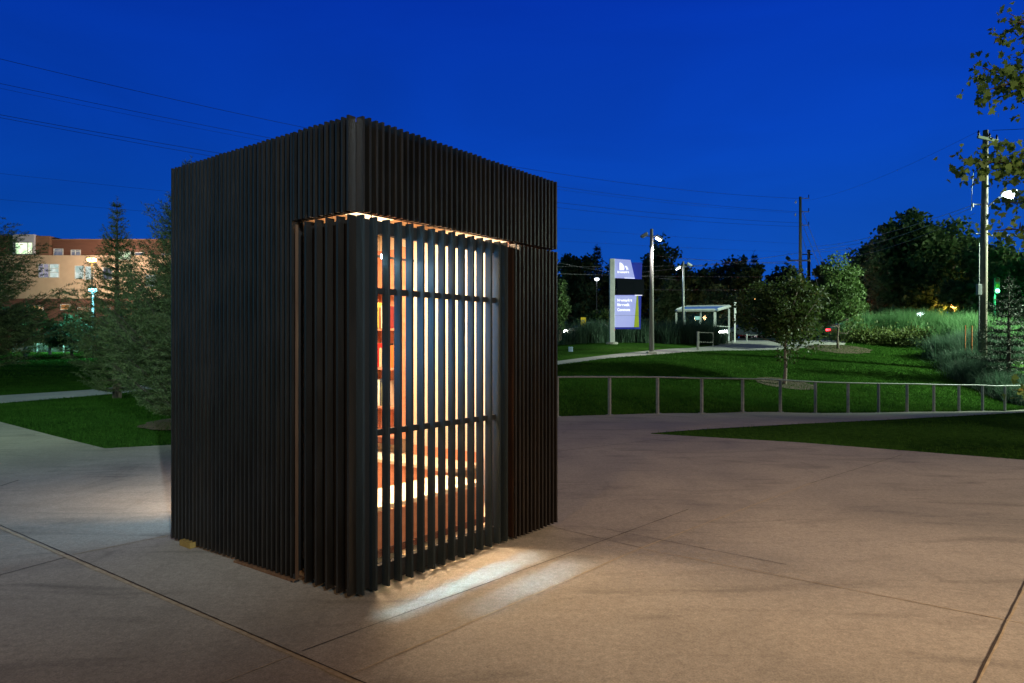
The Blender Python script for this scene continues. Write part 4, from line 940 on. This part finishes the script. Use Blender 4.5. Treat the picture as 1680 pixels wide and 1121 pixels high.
gpanel(fl, fr_, .15, zt - .08, 'glass_panel'); gpanel(bl, br2, .15, zt - .08, 'glass_panel'); gpanel(fr_, br2, .15, zt - .08, 'glass_panel')
mu = MB()
for q in (.34, .7): mu.tube([(bl[0] + (br2[0] - bl[0]) * q, bl[1] + (br2[1] - bl[1]) * q, 0), (bl[0] + (br2[0] - bl[0]) * q, bl[1] + (br2[1] - bl[1]) * q, zt)], .03, 6)
mu.tube([(fl[0] * .36, fl[1] * .36, 0), (fl[0] * .36, fl[1] * .36, zt)], .03, 6)
mu.tube([(fr_[0], fr_[1], z7(535)), (br2[0], br2[1], z7(535))], .03, 6); mu.build('mullion', M['alu'], bs)
bench = MB().obox((-.5, 2.1, .45), (1.8, .4, .06), -.32).build('bench', M['alu'], bs)
MB().obox((-.95, 1.0, zt - .42), (.34, .03, .24), -.1).build('route_sign', glow('route sign', (.35, .75, .62), .9), bs)
spot('shelter_light', b + Vector((-.7, 1.4, zt - .1)), b + Vector((-.7, 1.4, 0)), 220, (.75, 1, .95), 150, .5)
# bus stop pole
b = G(1205.5, 44); o = thing('bus_stop_pole', 'slim white bus stop pole between shelter and young tree', 'bus stop', b); z8 = EYE + (565 - 496) * 44 / F - b.z
MB().box(-.045, .045, -.03, .03, -.1, z8).build('post', M['white_metal'], o); MB().box(.047, .10, -.012, .012, z8 - .75, z8).build('flag_panel', M['white_metal'], o)
b = G(1225, 46); o = thing('bollard', 'short pale bollard with cross rail right of the bus stop pole', 'bollard', b)
MB().tube([(0, 0, 0), (0, 0, .5)], .05, 8).build('post', M['galv'], o); MB().tube([(0, 0, .42), (1.6, .2, .42)], .02, 6).build('rail', M['galv'], o)
b = G(1199, 45.5); o = MB().box(-.07, .07, -.07, .07, -.05, .62).build('bollard', M['rubber'], bevel=.02); o.location = b; tag(o, 'short black bollard between shelter and bus stop pole', 'bollard')

# ------------------------------------------------------------------ cars on the road (at rest, lights on)
CAR_L = 4.5
def car(label, loc, rotz, paint, group='cars driving on the road behind the lawn'):
    root = thing('car', label, 'car', loc, rotz, group)
    prof = [(-2.2, .35), (-2.25, .62), (-2.15, .86), (-1.75, .95), (-1.2, 1.36), (-.4, 1.46), (.45, 1.42), (1.15, 1.0), (2.0, .86), (2.22, .66), (2.24, .36)]
    MB().prism(prof, -.85, .85).build('body', paint, root, bevel=.06)
    gl = MB(); gl.prism([(-1.45, 1.0), (-1.12, 1.3), (-.42, 1.39), (.4, 1.35), (.98, 1.02)], -.858, .858); gl.build('window', M['glass_dark'], root)
    for x in (-1.4, 1.4):
        for y in (-.78, .78):
            w = MB().tube([(x, y - .1, .33), (x, y + .1, .33)], .33, 16).build('wheel', M['rubber'], root); MB().tube([(x, y - .105, .33), (x, y + .105, .33)], .19, 12).build('rim', M['galv'], w)
    for y in (-.6, .6):
        MB().obox((2.08, y * 1.03, .66), (.40, .56, .19)).build('headlight', HEAD, root, bevel=.02); MB().obox((-2.10, y * 1.03, .80), (.36, .56, .16)).build('taillight', TAIL, root, bevel=.02)
    return root
HEAD = glow('headlight lens', (1, .97, .9), 60); TAIL = glow('taillight lens', (1, .02, .03), 16)
cols = [surf('dark grey car paint', (.06, .062, .07), rough=.25, spec=.6), surf('silver car paint', (.4, .41, .43), rough=.3, metal=.4), surf('dark red car paint', (.16, .02, .02), rough=.25), surf('white car paint', (.6, .6, .6), rough=.3)]
def rz_(x, y): return h(x, y) + .025
def yroad(x, lane): return [59.2, 62.8, 66.4][lane] + (x + 40) / 60
cars = [(968, 0, PI, 1, 'silver car with headlights on, between the pod and the dark grass band'), (1226, 0, PI, 3, 'white car with headlights on, seen through the bus shelter posts'), (1312, 0, PI, 0, 'dark grey car with headlights on behind the young dark tree'), (1386, 0, PI, 1, 'silver car with headlights on between the two young trees'), (1400, 1, PI, 0, 'dark car with headlights on in the middle lane near the grass bank'), (1262, 1, PI, 0, 'dark car with headlights on in the middle lane by the bus stop pole'),
        (966, 2, 0, 0, 'dark car with red tail lights in the far lane beside the pod'), (1252, 2, 0, 2, 'dark red car with tail lights on in the far lane by the bus stop pole'), (1330, 2, 0, 0, 'grey car with tail lights on in the far lane behind the young dark tree'), (1416, 2, 0, 3, 'white car with tail lights on in the far lane near the grass bank')]
for px, lane, rz, ci, lab in cars:
    Y = 60 + lane * 3.6
    for _ in range(4): x = (px - 840) * Y / F; Y = yroad(x, lane)
    car(lab, (x, Y, rz_(x, Y)), rz + .0167 + (-.12 if lane < 2 else .12), cols[ci])
    if lane < 2: spot('headlight_beam', (x - 2.35, Y - .1, rz_(x, Y) + .7), (x - 14, Y - 1.2, rz_(x - 10, Y) - .1), 900, (1, .96, .9), 75, .6, .08)
    else: point('taillight_glow', (x - 2.9, Y - .3, rz_(x, Y) + .7), 25, (1, .05, .05), .1)

# ------------------------------------------------------------------ apartment block on the left
Yb = 86.; sb = Yb / F
ab = thing('apartment_building', 'tan apartment block with dark brown top storey and lit windows behind the spruces', 'building', (0, Yb, 0))
bx = lambda px: (px - 840) * sb
bz = lambda py: EYE + (565 - py) * sb
tan = surf('tan stucco', (.50, .36, .27), (.45, .32, .24), rough=.85, scale=1.2); brown = surf('dark brown cladding', (.13, .055, .04), (.10, .042, .03), rough=.7, scale=2, stretch=(.4, 1, 5)); brown2 = surf('mid brown cladding', (.20, .10, .07), (.16, .08, .055), rough=.75, scale=2); base_b = surf('maroon brick base', (.16, .07, .055), (.11, .05, .04), rough=.85, scale=12)
off = surf('grey white surround', (.5, .48, .58), (.44, .42, .52), rough=.6, scale=3); wframe = surf('white window frame', (.6, .6, .62), rough=.4)
MB().box(bx(-160), bx(420), 0, 14, bz(490), bz(419)).build('wall', tan, ab)
MB().box(bx(-160), bx(420), .05, 14, -1, bz(490) - .003).build('base_wall', base_b, ab)
MB().box(bx(80), bx(420), .6, 14, bz(419) + .003, bz(393)).build('top_storey', brown, ab)
MB().box(bx(57.5), bx(80) - .003, .1, 14, bz(419) + .003, bz(387)).build('top_bay', brown2, ab)
MB().box(bx(-160), bx(23) - .003, .15, 14, bz(419) + .003, bz(386)).build('top_bay', brown2, ab)
MB().box(bx(23), bx(57.5) - .004, -.2, 14, bz(418), bz(385)).build('white_bay', off, ab)
MB().box(bx(79), bx(421), .4, 14.1, bz(393) + .003, bz(391.5)).build('parapet', brown2, ab)
def win(px0, px1, py0, py1, mat, y, mull=(), tr=()):
    w = MB(); t_ = .07; x0, x1, z0, z1 = bx(px0), bx(px1), bz(py1), bz(py0)
    w.box(x0 - t_, x1 + t_, y - .08, y - .003, z1, z1 + t_); w.box(x0 - t_, x1 + t_, y - .08, y - .003, z0 - t_, z0); w.box(x0 - t_, x0, y - .08, y - .003, z0, z1); w.box(x1, x1 + t_, y - .08, y - .003, z0, z1)
    for q in mull: w.box(bx(q) - .05, bx(q) + .05, y - .075, y - .003, z0 + .002, z1 - .002)
    for q in tr: w.box(x0 + .002, x1 - .002, y - .07, y - .004, bz(q) - .035, bz(q) + .035)
    f_ = w.build('window', wframe, ab); MB().box(x0 + .001, x1 - .001, y - .03, y - .005, z0 + .001, z1 - .001).build('pane', mat, f_)
def litpane(name, c1, c2, s, sc=1.3):
    m, nt, out = new_mat(name); L = nt.links.new; e = N(nt, 'ShaderNodeEmission'); e.inputs[1].default_value = s
    tc = N(nt, 'ShaderNodeTexCoord'); n = N(nt, 'ShaderNodeTexNoise'); n.inputs['Scale'].default_value = sc; n.inputs['Detail'].default_value = 4; L(tc.outputs['Object'], n.inputs[0])
    r = N(nt, 'ShaderNodeValToRGB'); r.color_ramp.elements[0].position = .4; r.color_ramp.elements[0].color = (*c1, 1); r.color_ramp.elements[1].position = .62; r.color_ramp.elements[1].color = (*c2, 1)
    L(n.outputs[0], r.inputs[0]); L(r.outputs[0], e.inputs[0]); L(e.outputs[0], out.inputs[0]); return m
wp1 = litpane('bright room', (.5, .8, .45), (1, 1, .75), 1.6); wp2 = litpane('curtained room', (.28, .27, .38), (.5, .48, .6), .7); wp3 = litpane('pale room', (.45, .6, .55), (.8, .9, .85), .9); wp4 = litpane('dim room', (.16, .18, .26), (.35, .36, .42), .6)
win(28, 55, 399, 417, wp1, -.2, (48,), ()); win(84, 98, 408, 420 - 1, wp4, .6, (), (411,)); win(112.5, 127, 410, 418.7, wp4, .6, (119,), (412,))
win(64.5, 80, 434, 455, wp2, 0, (72,), (440,)); win(82.5, 96.5, 434, 455, wp3, 0, (), (441, 447)); win(124, 137.5, 437, 457, wp3, 0, (), ()); win(141, 153, 438, 458, wp3, 0, (), ())
win(194, 214, 414, 426, wp1, 0, (203,), ()); win(218, 232, 414, 426, wp4, .6, (), ()); win(240, 256, 452, 470, wp3, 0, (248,), ()); win(170, 184, 440, 458, wp4, 0, (), ()); win(262, 276, 416, 426, wp4, .6, (), ())
win(100, 114, 500, 508, litpane('warm ground floor', (.7, .3, .1), (1, .6, .3), .7), .05); win(40, 70, 502, 520, litpane('warm ground floor', (.7, .3, .1), (1, .6, .3), .9), .05, (50, 60)); win(128, 146, 505, 514, litpane('warm ground floor', (.5, .25, .12), (.8, .5, .3), .6), .05)
# fence at the far side of the left lawn
fn = thing('fence', 'low pale blue metal fence at the far edge of the left lawn', 'fence'); Yf = 75.
fz = lambda x: h(x, Yf); zx = lambda px: (px - 840) * Yf / F
x0, x1 = zx(20), zx(215); nseg = 26
m = MB(); m.tube([(x0 + (x1 - x0) * k / nseg, Yf, fz(x0 + (x1 - x0) * k / nseg) + .92) for k in range(nseg + 1)], .04, 6); m.build('top_rail', M['white_metal'], fn)
m = MB()
for k in range(130): x = x0 + (x1 - x0) * k / 130; z = fz(x); m.box(x - .012, x + .012, Yf - .012, Yf + .012, z + .05, z + .9)
m.build('balusters', M['galv'], fn)
for px in (22, 61, 105, 150, 195): x = zx(px); z = fz(x); MB().box(x - .06, x + .06, Yf - .06, Yf + .06, z - .1, z + 1.0).build('post', M['white_metal'], fn)
point('fence_fill', Vector((zx(100), 74, h(zx(100), 74) + 3.2)), 1500, (.35, 1, .75), .2)  # fill with no fixture, brightens the far fence and bushes

# ------------------------------------------------------------------ sky and light
w = bpy.data.worlds.new('World'); SC.world = w; w.use_nodes = True; nt = w.node_tree; L = nt.links.new
for n in list(nt.nodes): nt.nodes.remove(n)
out = N(nt, 'ShaderNodeOutputWorld'); bgn = N(nt, 'ShaderNodeBackground'); L(bgn.outputs[0], out.inputs[0])
tc = N(nt, 'ShaderNodeTexCoord'); sep = N(nt, 'ShaderNodeSeparateXYZ'); L(tc.outputs['Generated'], sep.inputs[0])
r = N(nt, 'ShaderNodeValToRGB'); cr = r.color_ramp; cr.elements[0].position = 0; cr.elements[0].color = (.0008, .075, .42, 1); cr.elements[1].position = 1; cr.elements[1].color = (.0003, .008, .10, 1)
for p_, c in ((.12, (.0008, .070, .44, 1)), (.28, (.0006, .050, .45, 1)), (.45, (.0005, .032, .40, 1)), (.58, (.0004, .020, .25, 1)), (.8, (.0003, .009, .10, 1))):
    e = cr.elements.new(p_); e.color = c
L(sep.outputs[2], r.inputs[0])
ns = N(nt, 'ShaderNodeTexNoise'); ns.inputs['Scale'].default_value = 2.2; ns.inputs['Detail'].default_value = 5; ns.inputs['Distortion'].default_value = .8
mp = N(nt, 'ShaderNodeMapping'); mp.inputs['Scale'].default_value = (1, 1, 3.2); L(tc.outputs['Generated'], mp.inputs[0]); L(mp.outputs[0], ns.inputs[0])
mr = N(nt, 'ShaderNodeMapRange'); mr.inputs[1].default_value = .3; mr.inputs[2].default_value = .75; mr.inputs[3].default_value = .9; mr.inputs[4].default_value = 1.12; L(ns.outputs[0], mr.inputs[0])
my = N(nt, 'ShaderNodeMapRange'); my.interpolation_type = 'SMOOTHSTEP'; my.inputs[1].default_value = .25; my.inputs[2].default_value = .68; L(sep.outputs[1], my.inputs[0])
mx_ = N(nt, 'ShaderNodeMapRange'); mx_.inputs[1].default_value = -.8; mx_.inputs[2].default_value = .8; mx_.inputs[3].default_value = .80; mx_.inputs[4].default_value = 1.14; L(sep.outputs[0], mx_.inputs[0])
# sky out of view: teal ring added to tint slats and light trees, dark overhead
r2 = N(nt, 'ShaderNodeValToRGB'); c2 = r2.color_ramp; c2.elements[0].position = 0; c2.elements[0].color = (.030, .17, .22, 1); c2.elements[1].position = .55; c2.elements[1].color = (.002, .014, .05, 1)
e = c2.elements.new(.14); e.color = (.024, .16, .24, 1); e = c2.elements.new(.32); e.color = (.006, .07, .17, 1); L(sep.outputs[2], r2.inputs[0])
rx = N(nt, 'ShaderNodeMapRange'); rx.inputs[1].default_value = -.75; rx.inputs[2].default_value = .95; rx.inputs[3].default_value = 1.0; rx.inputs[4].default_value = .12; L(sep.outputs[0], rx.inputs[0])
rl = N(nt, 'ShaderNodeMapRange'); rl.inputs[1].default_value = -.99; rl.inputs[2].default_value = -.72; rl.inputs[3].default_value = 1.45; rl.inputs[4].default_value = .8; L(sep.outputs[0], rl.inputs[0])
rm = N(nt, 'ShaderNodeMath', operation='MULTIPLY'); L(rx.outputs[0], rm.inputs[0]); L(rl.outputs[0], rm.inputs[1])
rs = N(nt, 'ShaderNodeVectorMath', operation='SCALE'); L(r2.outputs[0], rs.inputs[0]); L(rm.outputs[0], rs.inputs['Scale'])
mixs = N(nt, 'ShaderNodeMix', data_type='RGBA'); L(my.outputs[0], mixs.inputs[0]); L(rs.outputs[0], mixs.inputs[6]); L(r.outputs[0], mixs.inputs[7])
m2 = N(nt, 'ShaderNodeMath', operation='MULTIPLY'); L(mr.outputs[0], m2.inputs[0]); L(mx_.outputs[0], m2.inputs[1])
sv = N(nt, 'ShaderNodeVectorMath', operation='SCALE'); L(mixs.outputs[2], sv.inputs[0]); L(m2.outputs[0], sv.inputs['Scale'])
sky = N(nt, 'ShaderNodeTexSky'); sky.sky_type = 'NISHITA'; sky.sun_disc = False; sky.sun_elevation = math.radians(-4); sky.sun_rotation = math.radians(20)
sk = N(nt, 'ShaderNodeVectorMath', operation='SCALE'); sk.inputs['Scale'].default_value = .02; L(sky.outputs[0], sk.inputs[0])
ad = N(nt, 'ShaderNodeVectorMath', operation='ADD'); L(sv.outputs[0], ad.inputs[0]); L(sk.outputs[0], ad.inputs[1])
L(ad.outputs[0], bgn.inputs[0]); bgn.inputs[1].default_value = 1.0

# plaza lamps behind the photographer, plus added lawn and left foreground fills
spot('plaza_lamp', (4.6, -8.2, 8.0), (-6.2, 11.0, 0), 11000, (.72, .90, 1), 26, 1.0, .08)
spot('plaza_lamp', (4.8, -3.2, 5.6), (5.2, 4.6, 0), 4800, (1, .68, .38), 80, 1.0, .25)
spot('plaza_lamp', (7.0, -9.0, 9.0), (6.5, 13, 0), 5600, (1, .85, .70), 60, .9, .2)
spot('left_lawn_fill', (-18, -2, 10), (-10.5, 17, 0), 12000, (.66, 1, .66), 54, .9, .2)  # unseen greenish fill brightening the left lawn and spruces
spot('plaza_lamp', (-3.6, -3.5, 5.4), (-1.6, 4.0, 0), 800, (1, .58, .24), 78, 1.0, .25)  # warm fill added for the left foreground paving
# pod lamps, with unseen fills added for slats, bench and paving streaks
area('ceiling_lamp', pod_w(1.2, 1.2, 2.76), pod_w(1.2, 1.2, 0), 260, (1, .68, .42), .9, .7)
def tiltq(th): return (Matrix.Rotation(PR, 4, 'Z') @ Matrix.Rotation(-th, 4, 'X')).to_quaternion()   # tilts the beam out through the front
area('led_lamp', pod_w(.42, .116, 2.185), None, 3, (.36, .76, 1), .44, .012, 160, rotq=tiltq(math.radians(30)))
def aim(p, q): return (Vector(q) - Vector(p)).to_track_quat('-Z', 'Y')
for a_, e_ in ((.20, 13), (.78, 9)): area('slat_fill', pod_w(a_, .36, 1.86), None, e_, (.10, .48, 1), .10, .95, 110, rotq=aim(pod_w(a_, .36, 1.86), pod_w(a_ + 1.1, .02, 1.70)))  # added cool fills, unseen from the camera, turning the slat sides blue
area('bench_fill', pod_w(.85, .112, 2.30), None, 28, (1, .62, .34), 1.2, .012, 40, rotq=tiltq(math.radians(-8)))  # added warm fill that brightens the bench back boards
area('spill_light', pod_w(.85, .193, 2.20), None, 6, (1, .80, .56), 1.2, .012, 150, rotq=tiltq(math.radians(48)))
for ac, ln, en, th, sp in ((.74, 1.5, 1.3, 8.2, 7.5), (.74, .8, .8, 8.2, 7.5), (.94, 1.2, .55, 16.4, 8.5), (.98, .6, .4, 16.4, 8.5)):
    area('streak_fill', pod_w(ac, .028, 2.442), None, en, (.40, .78, 1), ln, .010, sp, rotq=tiltq(math.radians(th)))  # narrow beams added in the canopy gap to draw streaks on the paving
area('rear_lamp', pod_w(1.3, LL - .13, 2.02), None, 30, (.35, .72, 1), 1.1, .02, 150, rotq=(Matrix.Rotation(PR, 4, 'Z') @ Matrix.Rotation(math.radians(40), 4, 'X')).to_quaternion())
# last trace of daylight
sun = bpy.data.lights.new('sun', 'SUN'); sun.energy = .03; sun.angle = math.radians(12); sun.color = (.5, .7, 1)
so = bpy.data.objects.new('sun', sun); COL.objects.link(so); so.rotation_euler = (math.radians(60), 0, math.radians(160))

# ------------------------------------------------------------------ camera and render
cam = bpy.data.cameras.new('camera'); co = bpy.data.objects.new('camera', cam); COL.objects.link(co); SC.camera = co
co.location = (0, 0, EYE); co.rotation_euler = (PI / 2, 0, 0); cam.sensor_width = 36; cam.lens = F / 1680 * 36; cam.shift_y = 4.5 / 1680; cam.clip_start = .05; cam.clip_end = 3000
SC.view_settings.view_transform = 'Standard'; SC.view_settings.look = 'None'; SC.view_settings.exposure = 0; SC.view_settings.gamma = 1
SC.render.engine = 'CYCLES'; SC.cycles.use_denoising = True
try: SC.cycles.denoiser = 'OPENIMAGEDENOISE'
except Exception: pass
SC.cycles.max_bounces = 7; SC.cycles.diffuse_bounces = 4; SC.cycles.transparent_max_bounces = 12; SC.cycles.sample_clamp_indirect = 4; SC.cycles.caustics_reflective = False; SC.cycles.caustics_refractive = False
